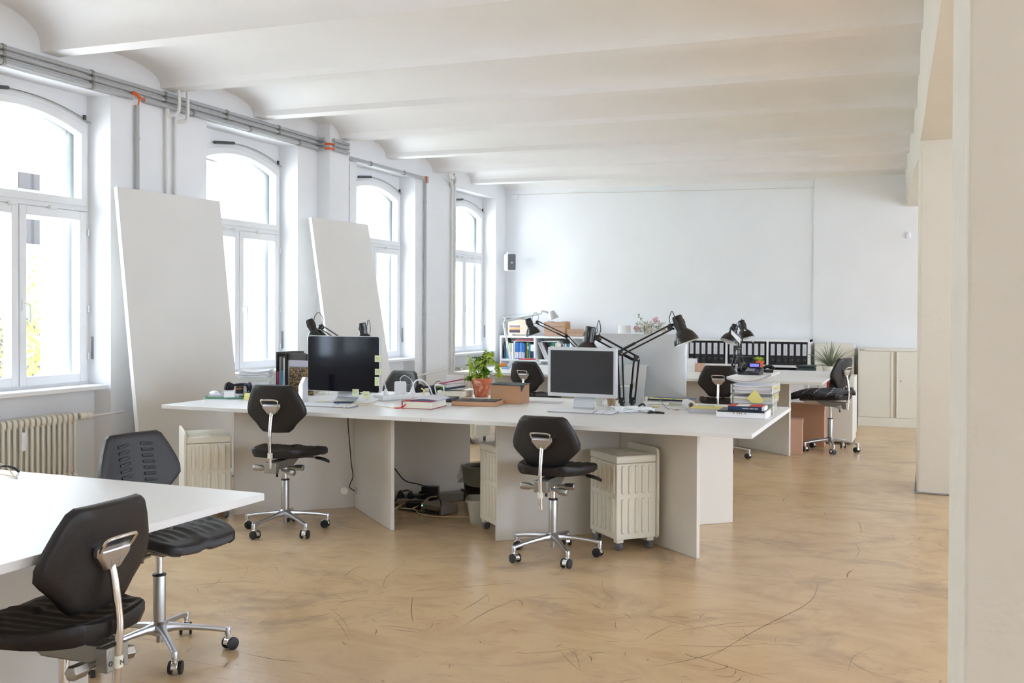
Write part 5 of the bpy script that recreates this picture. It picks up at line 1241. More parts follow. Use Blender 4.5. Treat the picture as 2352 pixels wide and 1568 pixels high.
# --- foreground desk: cable loop
cable('black_cable', 'black cable arching over the far edge of the foreground desk', [loc3(at_z(-60, 1095, 0.745), 0.745), loc3(at_z(-20, 1083, 0.745), 0.76), loc3(at_z(8, 1073, 0.77), 0.775), loc3(at_z(30, 1074, 0.765), 0.765), loc3(at_z(43, 1083, 0.745), 0.745)], 0.0045, black_pl)
cable('white_cable', 'thin pale cable looping on the foreground desk', [loc3(at_z(-60, 1040, 0.8), 0.80), loc3(at_z(10, 1066, 0.78), 0.775), loc3(at_z(30, 1090, 0.745), 0.744), loc3(at_z(40, 1097, 0.745), 0.744), loc3(at_z(30, 1093, 0.745), 0.744), loc3(at_z(0, 1088, 0.745), 0.744), loc3(at_z(-50, 1082, 0.745), 0.744)], 0.0022, beige_cab)

# ------------------------------------------------------------------ articulated lamps
def arm_lamp(base, elbow, head_j, shade_c, shade_dir, label, pins=True, group='black articulated desk lamps', sc_=1.0, inner=True, clamp=True):
    base, elbow, head_j, shade_c = map(Vector, (base, elbow, head_j, shade_c)); o = base.copy()
    t = thing('desk_lamp', label, 'lamp', tuple(o), 0, group); L = lambda v: tuple(Vector(v)-o)
    up = Vector((0, 0, 1))
    if clamp:
        MB().box(-0.028, 0.028, -0.028, 0.028, -0.0, 0.006).build('clamp', lamp_m, t)
        m = MB().lathe([(0.014, 0.005), (0.014, 0.05), (0.009, 0.055)], 12); m.box(-0.012, 0.012, -0.03, 0.03, 0.0, 0.02); m.build('clamp_post', lamp_m, t, bevel=0.002)
    def rods(a, b, off, name):
        d = (b-a).normalized(); s_ = d.cross(Vector((_F.x, _F.y, 0)).normalized()).normalized()*off
        m = MB()
        for k in (-1, 1): m.tube([L(a+s_*k), L(b+s_*k)], 0.0052*sc_, 8)
        m.tube([L(a+s_+d*0.02), L(a+s_+d*min(0.12, (b-a).length*0.4))], 0.008*sc_, 8)
        return m.build(name, lamp_m, t)
    b0 = base+up*0.05
    rods(b0, elbow, 0.013*sc_, 'lower_arm'); rods(elbow, head_j, 0.013*sc_, 'upper_arm')
    for j, n_ in ((b0, 'base_joint'), (elbow, 'elbow_joint'), (head_j, 'head_joint')):
        f = Vector((_F.x, _F.y, 0)).normalized(); s_ = f.cross(up)
        m = MB()
        for q in (-1, 1):
            m.loft([[L(j+f*(q*0.012+w_)+s_*x+up*z) for x, z in ((-0.022, -0.016), (0.022, -0.016), (0.012, 0.022), (-0.016, 0.018))] for w_ in (-0.0015, 0.0015)])
        m.tube([L(j-f*0.014), L(j+f*0.014)], 0.006, 8); m.build(n_, lamp_m, t)
        MB().tube([L(j-f*0.016+s_*0.01), L(j-f*0.013+s_*0.01)], 0.004, 8).build('rivet', chrome, t) if pins else None
    d = Vector(shade_dir).normalized()
    MB().tube([L(head_j), L(shade_c-d*0.02)], 0.006, 8).build('pivot', chrome, t)
    R_ = 0.070*sc_; neck = shade_c-d*0.05*sc_
    prof_ = [(0.026, -0.085), (0.030, -0.080), (0.0315, -0.03), (0.032, 0.0), (0.036, 0.004), (0.058, 0.028), (0.072, 0.062), (0.0745, 0.080)]
    sh = MB().lathe([(r_*sc_, h*sc_) for r_, h in prof_], 28, L(shade_c), d, caps=False); sh.lathe([(0.0, -0.0855*sc_), (0.026*sc_, -0.085*sc_)], 20, L(shade_c), d, caps=False)
    so = sh.build('shade', lamp_m, t)
    MB().lathe([(r_*sc_-0.002, h*sc_) for r_, h in prof_[3:]], 28, L(shade_c), d, caps=False).build('shade_lining', lamp_in, so)
    MB().lathe([(0.010*sc_, 0.0), (0.022*sc_, 0.03*sc_), (0.024*sc_, 0.045*sc_), (0.012*sc_, 0.062*sc_), (0.001, 0.066*sc_)], 16, L(shade_c), d).build('bulb', white_pl, so)
    vt = MB(); a1 = d.cross(Vector((0, 0, 1))).normalized(); a2 = d.cross(a1)
    for k in range(8):
        a = 2*pi*k/8; e_ = a1*cos(a)+a2*sin(a); vt.tube([L(shade_c+d*-0.055*sc_+e_*0.0318*sc_), L(shade_c+d*-0.03*sc_+e_*0.0325*sc_)], 0.003*sc_, 5)
    vt.build('vents', black_pl, so)
    tj = (head_j-shade_c); tj = (tj-d*tj.dot(d)).normalized()
    en = shade_c-d*0.05*sc_+tj*0.033*sc_
    MB().tube(smooth_path([L(en-d*0.005), L(en-d*0.02+tj*0.008), L(en+up*0.045+tj*0.006), L((en+head_j)/2+up*0.085*sc_+tj*0.012), L(head_j+up*0.055+tj*0.016), L(head_j+up*0.012)], 6), 0.0026, 6).build('cord', black_pl, t)
    return t
Yl = 6.12
B1 = at_z(1428, 938, T+0.0)
arm_lamp((B1.x, B1.y, T), at_y(1424, 811, 6.10), at_y(1541, 751, 6.10), at_y(1566, 757, 6.06), (0.40, -0.02, -1), 'black articulated lamp reaching right over the silver computer back', sc_=1.06)
B2 = at_z(1420, 934, T)
arm_lamp((B1.x+0.06, B1.y+0.04, T), at_y(1462, 824, 6.19), at_y(1374, 776, 6.19), at_y(1352, 786, 6.17), (-0.10, -0.12, -1), 'black articulated lamp bending left behind the silver monitor', sc_=1.2)
arm_lamp(tuple(at_y(820, 905, 6.5).xy)+(T,), at_y(798, 790, 6.5), at_y(738, 751, 6.55), at_y(720, 758, 6.55), (0.45, 0.1, -1), 'black articulated lamp rising left behind the black monitor', sc_=1.05)
arm_lamp(tuple(at_y(845, 900, 6.72).xy)+(T,), at_y(858, 815, 6.72), at_y(846, 775, 6.72), at_y(835, 766, 6.70), (0.1, 0.1, -1), 'black lamp head peeping over the right end of the black monitor', sc_=1.0)
# far desks
arm_lamp((-3.40, 10.55, T), at_y(1301, 772, 10.6), at_y(1234, 740, 10.6), at_y(1219, 750, 10.6), (0.35, 0.1, -1), 'far black articulated lamp in front of the bookcase', sc_=1.18)
arm_lamp((-1.86, 10.55, T), at_y(1694, 800, 10.55), at_y(1690, 766, 10.55), at_y(1681, 766, 10.5), (-0.35, -0.35, -1), 'far black lamp beside the phone, its pale inner shade turned to the camera', sc_=1.2)
arm_lamp((-1.80, 10.8, T), at_y(1697, 800, 10.8), at_y(1706, 762, 10.8), at_y(1708, 757, 10.75), (0.3, -0.1, -1), 'far black lamp beside the phone, head raised behind the other', sc_=1.2)
for (px_, py_, y, rz, lab) in ((1690, 770, 10.42, 30, 'white card clipped to the nearer lamp beside the phone'), (1720, 768, 10.70, 10, 'white card clipped to the rear lamp beside the phone')):
    q = at_y(px_, py_, y); t = thing('clipped_card', lab, 'card', tuple(q), radians(rz)); MB().add([(-0.05, 0, 0.06), (0.05, 0, -0.03), (0.05, 0, -0.09), (-0.05, 0, 0.015), (-0.05, 0.002, 0.06), (0.05, 0.002, -0.03), (0.05, 0.002, -0.09), (-0.05, 0.002, 0.015)], [(0, 1, 2, 3), (7, 6, 5, 4), (0, 4, 5, 1), (1, 5, 6, 2), (2, 6, 7, 3), (3, 7, 4, 0)]).build('card', white_edge, t, smooth=False)
# aluminium lamp
yl = 10.5
o = Vector((at_z(1171, 845, T).x, at_z(1171, 845, T).y, T)); o = Vector(at_y(1171, 838, yl)); o.z = T
t = thing('desk_lamp', 'silver aluminium arm lamp at the left end of the far desk', 'lamp', tuple(o)); L = lambda v: tuple(Vector(v)-o)
MB().lathe([(0.05, 0), (0.05, 0.015), (0.012, 0.02), (0.01, 0.06)], 20).build('base', lampalu, t)
e1, e2, e3 = at_y(1171, 822, yl), at_y(1157, 742, yl), at_y(1240, 721, yl)
MB().tube([L(e1), L(e2)], 0.013, 10).build('lower_arm', lampalu, t); MB().tube([(0, 0, 0.05), L(e1)], 0.012, 8).build('post', lampalu, t)
MB().tube([L(at_y(1163, 737, yl)), L(e3)], [0.016, 0.007], 10).build('upper_arm', lampalu, t)
MB().tube([L(e2), L(at_y(1161, 731, yl)), L(at_y(1154, 724, yl))], 0.006).build('elbow', lampalu, t)
MB().tube([L(at_y(1155, 724, yl)), L(e3+Vector((0, 0, 0.01)))], 0.0012, 5).build('tension_wire', steel, t)
MB().tube([L(e3), L(at_y(1246, 714, yl)), L(at_y(1259, 718, yl))], 0.011, 8).build('head_joint', lampalu, t)
MB().lathe([(0.032, 0), (0.036, 0.004), (0.062, 0.085), (0.059, 0.085), (0.033, 0.006)], 24, L(at_y(1266, 715, yl)), (0.35, 0, -1)).build('shade', lampalu, t)
# ------------------------------------------------------------------ bookcases along the back wall
def bookcase(x0, nsec, label, y0=12.85, y1=13.20, zt=1.03, w=0.525):
    t = thing('bookcase', label, 'bookcase', (x0, y0, 0), 0, 'white bookcases along the back wall'); W_ = nsec*w
    for k in range(nsec+1): MB().box(k*w-(0.0125 if 0 < k < nsec else 0)+(-0.025 if k == nsec else 0), k*w+(0.0125 if 0 < k < nsec else 0)+(0.025 if k == 0 else 0), 0, y1-y0, 0, zt).build('divider', shelf_m, t, smooth=False)
    for z in (zt-0.028, 0.68, 0.345, 0.03):
        MB().box(0.0, W_, 0.001, y1-y0-0.001, z, z+0.027).build('shelf', shelf_m, t, smooth=False)
    MB().box(0, W_, y1-y0-0.006, y1-y0, 0, zt).build('back_panel', shelf_m, t, smooth=False)
    return t
bookcase(-5.51, 3, 'white bookcase in the back left corner, filled with coloured books')
bookcase(-3.93, 2, 'white bookcase section behind the silver computer back', w=0.53)
bookcase(-2.865, 3, 'white bookcase full of black binders near the far desk', w=0.515)
XS = -5.485; SH = 0.7085
bk_mats = {'w': paper_m, 'g': green_m, 'b': blue_m, 'l': lblue_m, 'k': binder_m, 'y': yellowc, 'o': orangec, 'n': navy_m, 't': teal_m, 'e': grey_m, 'c': cream_p, 'r': redb_m, 'm': cyan_m}
cn = {'w': 'white', 'g': 'green', 'b': 'blue', 'l': 'light blue', 'k': 'black', 'y': 'yellow', 'o': 'orange', 'n': 'navy', 't': 'teal', 'e': 'grey', 'c': 'cream', 'r': 'red', 'm': 'turquoise'}
def row_books(x, spec, where, group, y=12.87, z=SH, x_end=None):
    cnt = {}
    prev = 'the side panel'
    for k, (c, wd, h) in enumerate(spec):
        n_ = thing('book', '%s upright book right of %s, %s' % (cn[c], prev, where), 'book', (x, y+rn.uniform(0, .02), z), 0, group)
        hh = h+rn.uniform(-.004, .004)
        MB().box(0, wd-0.0015, 0, 0.19, 0, hh).build('spine', bk_mats[c], n_, smooth=False)
        if c in 'bl': MB().box(0.002, wd-0.0035, -0.0008, 0, 0.01, hh*0.42).build('spine_label', paper_g, n_, smooth=False)
        elif c not in 'wc' and wd > 0.02: MB().box(0.003, wd-0.0045, -0.0008, 0, hh*0.6, hh*0.8).build('spine_label', paper_m, n_, smooth=False)
        x += wd; prev = 'the %s one' % cn[c] if k % 2 == 0 else 'a %s one' % cn[c]
    return x
row_books(-5.475, [('k', .02, .12), ('n', .02, .20), ('e', .022, .23), ('m', .022, .225), ('w', .018, .22), ('y', .018, .22), ('l', .024, .215), ('w', .02, .22), ('c', .02, .235), ('b', .03, .225), ('b', .028, .225), ('b', .026, .225), ('l', .016, .22), ('b', .026, .225), ('b', .024, .222), ('n', .02, .22), ('y', .016, .23), ('g', .022, .225), ('l', .018, .21)], 'leftmost compartment', 'books in the leftmost compartment')
t = thing('file_box', 'navy and white box at the right end of the leftmost book row', 'box', (-5.052, 12.87, SH)); MB().box(0, 0.05, 0, 0.2, 0, 0.11).build('lower', navy_m, t); MB().box(0, 0.05, 0, 0.2, 0.11, 0.20).build('upper', paper_m, t)
for k, (m, lab, z, w_) in enumerate(((paper_m, 'white folder lying directly on the leftmost row of books', .244, .34), (pink_m, 'pink folder lying on top of the leftmost row of books', .252, .26), (pink_m, 'upper pink folder on the leftmost row of books', .264, .28), (paper_g, 'grey folder topmost on the leftmost row of books', .276, .36))):
    box_thing('folder', lab, 'folder', (-5.182+(.34-w_)/3, 13.0, SH+z-0.002), 0, w_, 0.2, 0.008, m, bevel=0)
# second compartment: leaning magazines and books
for k in range(4):
    t = thing('magazine', 'grey magazine leaning against the second compartment\'s left side, %s' % ('outermost', 'second from outside', 'third from outside', 'innermost')[k], 'magazine', (-4.93+0.018*k+0.018, 12.90, SH), 0, 'leaning magazines')
    o = MB().add([(0.06, 0, 0), (0.074, 0, 0), (-0.036, 0, 0.235), (-0.05, 0, 0.232), (0.06, 0.19, 0), (0.074, 0.19, 0), (-0.036, 0.19, 0.235), (-0.05, 0.19, 0.232)], [(0, 1, 2, 3), (7, 6, 5, 4), (0, 4, 5, 1), (1, 5, 6, 2), (2, 6, 7, 3), (3, 7, 4, 0)]).build('pages', paper_g if k % 2 else paper_m, t, smooth=False)
row_books(-4.785, [('k', .02, .235), ('t', .03, .235), ('t', .022, .235), ('g', .02, .23), ('w', .022, .23), ('c', .02, .235), ('w', .024, .235), ('w', .02, .225), ('k', .018, .20), ('w', .022, .21), ('e', .018, .205), ('w', .02, .215), ('l', .016, .20), ('m', .026, .225), ('n', .012, .22)], 'second compartment', 'books in the second compartment')
for k, (m, lab, z, w_, dx) in enumerate(((paper_g, 'grey magazine lying on the second row of books', .240, .26, 0), (paper_m, 'white magazine with red corner lying on the second row of books', .249, .2, .04))):
    box_thing('magazine', lab, 'magazine', (-4.78+dx, 12.98, SH+z), 4*k, w_, 0.2, 0.008, m, bevel=0)
t = thing('mug', 'small white mug in the third compartment beside the lamp', 'mug', (-4.27, 12.93, SH)); MB().lathe([(0.03, 0), (0.036, 0.08), (0.033, 0.08), (0.028, 0.006), (0, 0.006)], 18).build('cup', white_pl, t); MB().tube(smooth_path([(0.033, 0, 0.065), (0.055, 0, 0.055), (0.05, 0, 0.025), (0.03, 0, 0.02)], 4), 0.004).build('handle', white_pl, t)
# binders
def binder(x, z, label, wd=0.076, h=0.288):
    t = thing('ring_binder', label, 'binder', (x, 12.865, z), 0, 'black ring binders in the right bookcase')
    MB().box(0, wd-0.002, 0, 0.27, 0, h).build('cover', binder_m, t, bevel=0.0015, seg=1)
    MB().box(0.013, wd-0.015, -0.0012, 0.0, h*0.42, h*0.92).build('spine_label', label_m, t, smooth=False)
    lt = MB(); lt.box(wd*0.45, wd*0.45+0.003, -0.0016, -0.0012, h*0.5, h*0.5+0.05+0.04*rn.random()); lt.build('writing', grey_m, t, smooth=False)
    c_ = (wd/2, -0.0005, h*0.23); r = MB(); r.lathe([(0.0135, 0), (0.0135, 0.003), (0.0095, 0.003), (0.0095, 0)], 18, c_, (0, -1, 0), caps=False); r.build('finger_ring', chrome, t)
    MB().lathe([(0.0094, 0), (0.0094, 0.0006)], 14, c_, (0, -1, 0)).build('finger_hole', black_pl, t)
    return t
for s_, nm in ((0, 'left'), (1, 'middle'), (2, 'right')):
    for k in range(6):
        x = -2.865+0.515*s_+0.0265+0.0775*k
        binder(x, SH, 'black binder, %s in the %s compartment of the binder shelf' % (('first from the left', 'second from the left', 'third from the left', 'fourth from the left', 'fifth from the left', 'last on the right')[k], nm))
for k in range(6): binder(-2.865+1.03+0.0265+0.0775*k, 0.3735, 'black binder on the lower shelf, %s of its right compartment' % ('first', 'second', 'third', 'fourth', 'fifth', 'sixth')[k], h=0.285)
# on top of the bookcase
zt = 1.0315
q = at_y(1190, 768, 12.98)
t = thing('picture_frame', 'dark-framed small sunset photograph on the corner bookcase', 'picture', (q.x, 13.0, zt), radians(3))
MB().prism([(-0.17, 0.0), (0.17, 0.0), (0.17, 0.235), (-0.17, 0.235)], -0.006, 0.006, 'y').build('mount', mat('picture_mount', (214, 198, 178), 0.7), t)
f = MB()
for a in ((-0.175, 0.175, 0.0, 0.009), (-0.175, 0.175, 0.228, 0.237), (-0.175, -0.167, 0, 0.237), (0.167, 0.175, 0, 0.237)): f.box(a[0], a[1], -0.012, 0.008, a[2], a[3])
f.build('frame', mat('frame_dark_green', (44, 62, 54), 0.5), t)
sm = bpy.data.materials.new('sunset_print'); sm.use_nodes = True; nt = sm.node_tree; bb = nt.nodes['Principled BSDF']
tc = nt.nodes.new('ShaderNodeTexCoord'); sx = nt.nodes.new('ShaderNodeSeparateXYZ'); nt.links.new(tc.outputs['Object'], sx.inputs[0]); rp = nt.nodes.new('ShaderNodeValToRGB')
mr = nt.nodes.new('ShaderNodeMapRange'); mr.inputs['From Min'].default_value = 0.04; mr.inputs['From Max'].default_value = 0.14; nt.links.new(sx.outputs[2], mr.inputs['Value']); nt.links.new(mr.outputs[0], rp.inputs[0])
e = rp.color_ramp.elements; e[0].position = 0; e[0].color = srgb(52, 50, 74); e[1].position = 1; e[1].color = srgb(96, 108, 142)
for p_, c in ((0.35, srgb(70, 62, 84)), (0.45, srgb(232, 150, 84)), (0.62, srgb(240, 176, 116)), (0.8, srgb(150, 130, 140))): x_ = e.new(p_); x_.color = c
nt.links.new(rp.outputs[0], bb.inputs['Base Color'])
MB().box(-0.135, 0.02, -0.0075, -0.0062, 0.04, 0.14).build('photograph', sm, t, smooth=False)
box_thing('small_block', 'tiny white block in front of the sunset picture', 'block', (q.x-0.10, 12.95, zt), 0, 0.05, 0.04, 0.03, white_pl)
t = thing('wooden_crate', 'small wooden chest with metal hinges on the corner bookcase', 'crate', (-4.715, 13.02, zt))
for k in range(3): MB().box(-0.16, 0.14, -0.10, 0.10, 0.065*k, 0.065*k+0.063).build('plank', wood_m, t, bevel=0.003)
MB().box(0.14, 0.155, -0.10, 0.10, 0, 0.195).build('end_panel', orangec if False else mat('end_grain', (196, 146, 96), 0.7), t, bevel=0.002)
for x in (-0.12, 0.09): MB().box(x, x+0.06, -0.08, 0.04, 0.194, 0.203).build('hinge', steel, t, bevel=0.003)
t = thing('wooden_box', 'low wooden plank box right of the wooden chest', 'box', (-4.39, 13.02, zt)); MB().box(-0.155, 0.155, -0.1, 0.1, 0, 0.048).build('plank', wood_m, t, bevel=0.003); MB().box(-0.155, 0.155, -0.1, 0.1, 0.05, 0.098).build('plank', wood_m, t, bevel=0.003)
q = at_y(1434, 765, 12.98); t = thing('paper_roll', 'upright roll of white paper on the bookcase left of the bouquet', 'paper roll', (q.x, 12.98, zt)); MB().lathe([(0.085, 0), (0.085, 0.155), (0.07, 0.155), (0.068, 0.15)], 28).build('roll', paper_m, t)
q = at_y(1488, 765, 12.95)
t = thing('flower_bouquet', 'bouquet of pale pink and white flowers in a glass vase on the bookcase', 'flowers', (q.x, 12.95, zt))
MB().lathe([(0.045, 0), (0.055, 0.06), (0.05, 0.13), (0.047, 0.13), (0.0, 0.01)], 20).build('vase', clear_pl, t)
st = MB(); lf = MB(); pf = MB(); wf = MB()
def blossom(mb, c, r):
    for k in range(22):
        d = Vector((rn.gauss(0, 1), rn.gauss(0, 1), rn.gauss(0, 1))).normalized(); e1 = d.orthogonal().normalized()*r*0.5; e2 = d.cross(e1).normalized()*r*0.5; p = Vector(c)+d*r*0.75
        mb.add([tuple(p-e1), tuple(p-e2+d*r*0.2), tuple(p+e1), tuple(p+e2+d*r*0.2)], [(0, 1, 2, 3)])
for k, (u, z, r, kind) in enumerate(((0.10, 0.235, 0.045, 'p'), (-0.155, 0.115, 0.04, 'p'), (0.20, 0.09, 0.03, 'p'), (-0.08, 0.13, .035, 'w'), (-0.02, 0.17, .04, 'w'), (0.03, .15, .035, 'w'), (.13, .14, .03, 'w'), (.17, .16, .03, 'w'), (.08, .10, .035, 'w'), (-.04, .10, .035, 'w'), (.24, .13, .02, 'w'), (.15, .08, .03, 'w'), (.02, .08, .03, 'p'), (.20, .19, .018, 'w'))):
    c = V2(u, rn.uniform(-.05, .03), z); blossom(pf if kind == 'p' else wf, c, r)
    st.tube(smooth_path([(0, 0, 0.02), tuple(V2(u*0.3, 0, 0.09)), tuple(c)], 5), 0.002, 5)
for k in range(240):
    u = rn.uniform(-0.17, 0.24); z = rn.uniform(0.05, 0.2); leaflet(lf, V2(u, rn.uniform(-.05, .05), z), Vector((rn.gauss(0, 1), rn.gauss(0, 1), rn.gauss(0.3, 1))), rn.uniform(0.02, 0.04), 0.008)
for k in range(16): leaflet(lf, V2(-0.07-0.004*k+rn.uniform(-.012, .012), 0, 0.2+0.007*k), Vector((rn.gauss(0, 1), rn.gauss(0, 1), 0.3)), 0.03, 0.012)
st.tube([(0, 0, .1), tuple(V2(-0.06, 0, 0.2)), tuple(V2(-0.13, 0, 0.31))], 0.002, 5)
st.build('stems', leaf2, t); lf.build('leaves', leaf3, t, smooth=False); pf.build('pink_blossoms', pinkfl, t, smooth=False); wf.build('white_blossoms', whitefl, t, smooth=False)

# ------------------------------------------------------------------ right rear: cabinets, drawers, boxes, agave
t = thing('metal_cabinet', 'cream two-door metal cabinet beside the far column', 'cabinet', (-0.747, 12.78, 0))
MB().box(0, 0.97, 0.012, 0.43, 0.0, 0.935).build('body', cab_m, t, bevel=0.003)
MB().box(0, 0.97, 0.0, 0.012, 0.0, 0.105).build('plinth', cab_m, t, bevel=0.002); MB().box(-0.003, 0.973, -0.004, 0.43, 0.91, 0.94).build('top', cab_m, t, bevel=0.004)
for x0, x1 in ((0.012, 0.40), (0.435, 0.96)):
    d_ = MB().box(x0, x1, 0.002, 0.014, 0.112, 0.904).build('door', cab_m, t, bevel=0.002)
MB().box(0.375, 0.395, -0.010, 0.004, 0.112, 0.904).build('door_edge', cab_m, t, bevel=0.003); MB().box(0.436, 0.452, -0.010, 0.004, 0.112, 0.904).build('door_edge', cab_m, t, bevel=0.003)
MB().box(0.401, 0.434, 0.006, 0.013, 0.112, 0.904).build('centre_gap', cab2_m, t)
MB().lathe([(0.009, 0), (0.009, 0.012), (0.004, 0.014)], 12, (0.485, 0.002, 0.555), (0, -1, 0)).build('lock', steel, t)
MB().box(0.018, 0.075, -0.0055, -0.0035, 0.918, 0.928).build('name_plate', steel, t)
t = thing('side_panel_unit', 'plain cream sideboard end behind the spiky plant', 'sideboard', (-1.27, 12.92, 0)); MB().box(0, 0.47, 0, 0.27, 0, 0.985).build('body', cab_m, t, bevel=0.004); MB().box(0.008, 0.462, -0.004, 0.002, 0.05, 0.95).build('door', cab_m, t, bevel=0.002)
t = thing('drawer_cabinet', 'white drawer cabinet carrying the spiky plant behind the far desk', 'cabinet', (-1.50, 11.72, 0))
MB().box(0, 0.78, 0.012, 0.46, 0, 0.655).build('body', cab_m, t, bevel=0.003)
for z0, z1 in ((0.50, 0.645), (0.335, 0.49), (0.17, 0.325), (0.01, 0.16)):
    for x0, x1 in ((0.01, 0.385), (0.395, 0.77)):
        d_ = MB().box(x0, x1, 0.0, 0.014, z0, z1).build('drawer', cab_m, t, bevel=0.003); MB().box((x0+x1)/2-0.05, (x0+x1)/2+0.05, -0.008, 0.0, (z0+z1)/2+.02, (z0+z1)/2+0.032).build('handle', steel, d_)
t = thing('pedestal', 'low cream pedestal with a plain side behind the profile chair', 'pedestal', (-0.985, 10.90, 0)); MB().box(0, 0.30, 0, 0.55, 0.02, 0.515).build('body', cab_m, t, bevel=0.004); MB().box(-0.002, 0.302, -0.002, 0.552, 0.515, 0.53).build('top', cab_m, t, bevel=0.003)
for x in (0.03, 0.26): MB().box(x-0.015, x+0.015, 0.02, 0.06, 0.0, 0.02).build('foot', black_pl, t)
def cyl_thing(name, label, cat, loc, prof_, m, cap=None, group=None):
    t = thing(name, label, cat, loc, 0, group); MB().lathe(prof_, 16).build('body', m, t)
    if cap: MB().lathe(cap[0], 12).build('cap', cap[1], t)
    return t
t = thing('wooden_crate', 'brown wooden crate holding white bottles beyond the far desk', 'crate', (-1.43, 11.48, 0.0))
one('low_cabinet', MB().box(-0.02, 0.43, -0.01, 0.21, 0.0, 0.40), cab_m, 'low cream cabinet carrying the crate of bottles beyond the far desk', 'cabinet', (-1.43, 11.48, 0), bevel=0.003)
for (x0, x1, y0, y1) in ((0, 0.43, 0, 0.01), (0, 0.43, 0.19, 0.2), (0, 0.01, 0, 0.2), (0.42, 0.43, 0, 0.2)): MB().box(x0, x1, y0, y1, 0.401, 0.475).build('board', mat('crate_brown', (150, 108, 72), 0.7) if x0 == 0 and y1 == 0.01 else MATS['crate_brown'], t)
for k in range(4):
    cyl_thing('bottle', 'white bottle in the brown crate, %s' % ('under the red cap', 'second from the left', 'third from the left', 'rightmost')[k], 'bottle', (-1.39+0.062*k, 11.58, 0.402), [(0.026, 0), (0.028, 0.005), (0.028, 0.10), (0.012, 0.125), (0.012, 0.14)], white_pl, ([(0.014, 0.14), (0.016, 0.165 if k else 0.18), (0.006, 0.168 if k else 0.19)], redb_m if k == 0 else cream_pl), 'white bottles in the brown crate')
box_thing('tape_dispenser', 'dark green tape dispenser in the brown crate', 'dispenser', (-1.10, 11.58, 0.402), 10, 0.09, 0.05, 0.12, darkgreen, bevel=0.02)
box_thing('binder', 'thin red binder standing behind the profile chair', 'binder', (-0.945, 11.02, 0.531), 0, 0.016, 0.10, 0.178, redb_m)
t = thing('desk_organizer', 'black mesh desk organizer on the pedestal behind the profile chair', 'organizer', (-0.86, 11.04, 0.531)); MB().box(-0.07, 0.07, -0.05, 0.05, 0, 0.10).build('box', black_pl, t, bevel=0.004); MB().box(-0.07, 0.07, 0.0, 0.05, 0.10, 0.17).build('rear', black_pl, t, bevel=0.004)
for k in range(5): MB().box(-0.058+0.026*k, -0.042+0.026*k, -0.055, -0.048, 0.03, 0.05).build('clip', (steel, orangec, steel, paper_m, steel)[k], t)
box_thing('telephone', 'dark device on the right end of the pedestal behind the profile chair', 'device', (-0.735, 11.06, 0.531), 0, 0.09, 0.12, 0.05, dgrey_m, bevel=0.012)
t = thing('storage_box', 'dark green lidded box behind the far desk edge below the spiky plant', 'box', (-1.27, 11.95, 0.657), 0); MB().box(-0.1, 0.11, -0.08, 0.08, 0, 0.085).build('body', darkgreen, t, bevel=0.02); MB().box(-0.103, 0.113, -0.083, 0.083, 0.085, 0.10).build('lid', darkgreen, t, bevel=0.005)
# agave / yucca
t = thing('spiky_plant', 'spiky grey-green agave with long thin leaves beside the cabinet', 'plant', (-1.0, 11.95, 0.656))
MB().lathe([(0.07, 0), (0.09, 0.10), (0.085, 0.10), (0.0, 0.09)], 24).build('pot', cream_pl, t)
lf = MB()
for k in range(62):
    az = rn.uniform(0, 2*pi); el = radians(rn.choice((rn.uniform(5, 40), rn.uniform(30, 85)))); L_ = rn.uniform(0.26, 0.37); d = Vector((cos(az)*cos(el), sin(az)*cos(el), sin(el)))
    s_ = d.cross(Vector((0, 0, 1)));  s_ = (s_ if s_.length > 0.05 else Vector((1, 0, 0))).normalized()
    p0 = Vector((0, 0, 0.10)); pts = [p0+d*L_*f_+Vector((0, 0, -0.05*f_*f_)) for f_ in (0.03, 0.3, 0.6, 0.85, 1.0)]; ws = (0.006, 0.0085, 0.007, 0.004, 0.0006); nn = s_.cross(d).normalized()*0.0012
    rings = [[tuple(p-s_*w_), tuple(p-nn*2), tuple(p+s_*w_), tuple(p+nn)] for p, w_ in zip(pts, ws)]; lf.loft(rings)
lf.build('leaves', leaf3, t)
def carton(x, y, rz, sx_, sy_, sz_, label, m):
    t = thing('cardboard_box', label, 'box', (x, y, 0), radians(rz)); MB().box(0, sx_, 0, sy_, 0, sz_-0.055).build('body', m, t, bevel=0.002); MB().box(-0.003, sx_+0.003, -0.003, sy_+0.003, sz_-0.055, sz_).build('lid', m, t, bevel=0.002); return t
carton(-1.245, 9.93, 4, 0.16, 0.18, 0.335, 'small pinkish lidded cardboard box on the floor at the far desk panel', card2)
carton(-1.285, 10.60, 0, 0.345, 0.19, 0.43, 'larger brown cardboard box behind the small pinkish one', mat('cardboard_deep', (196, 148, 114), 0.8, var=0.06))
q = Vector((-1.36, 10.72, 0.575)); t = thing('sticker', 'brown label stuck on the white panel under the far desk', 'label', tuple(q), radians(45)); MB().box(-0.05, 0.05, -0.012, -0.0105, -0.02, 0.02).build('paper', card, t, smooth=False)

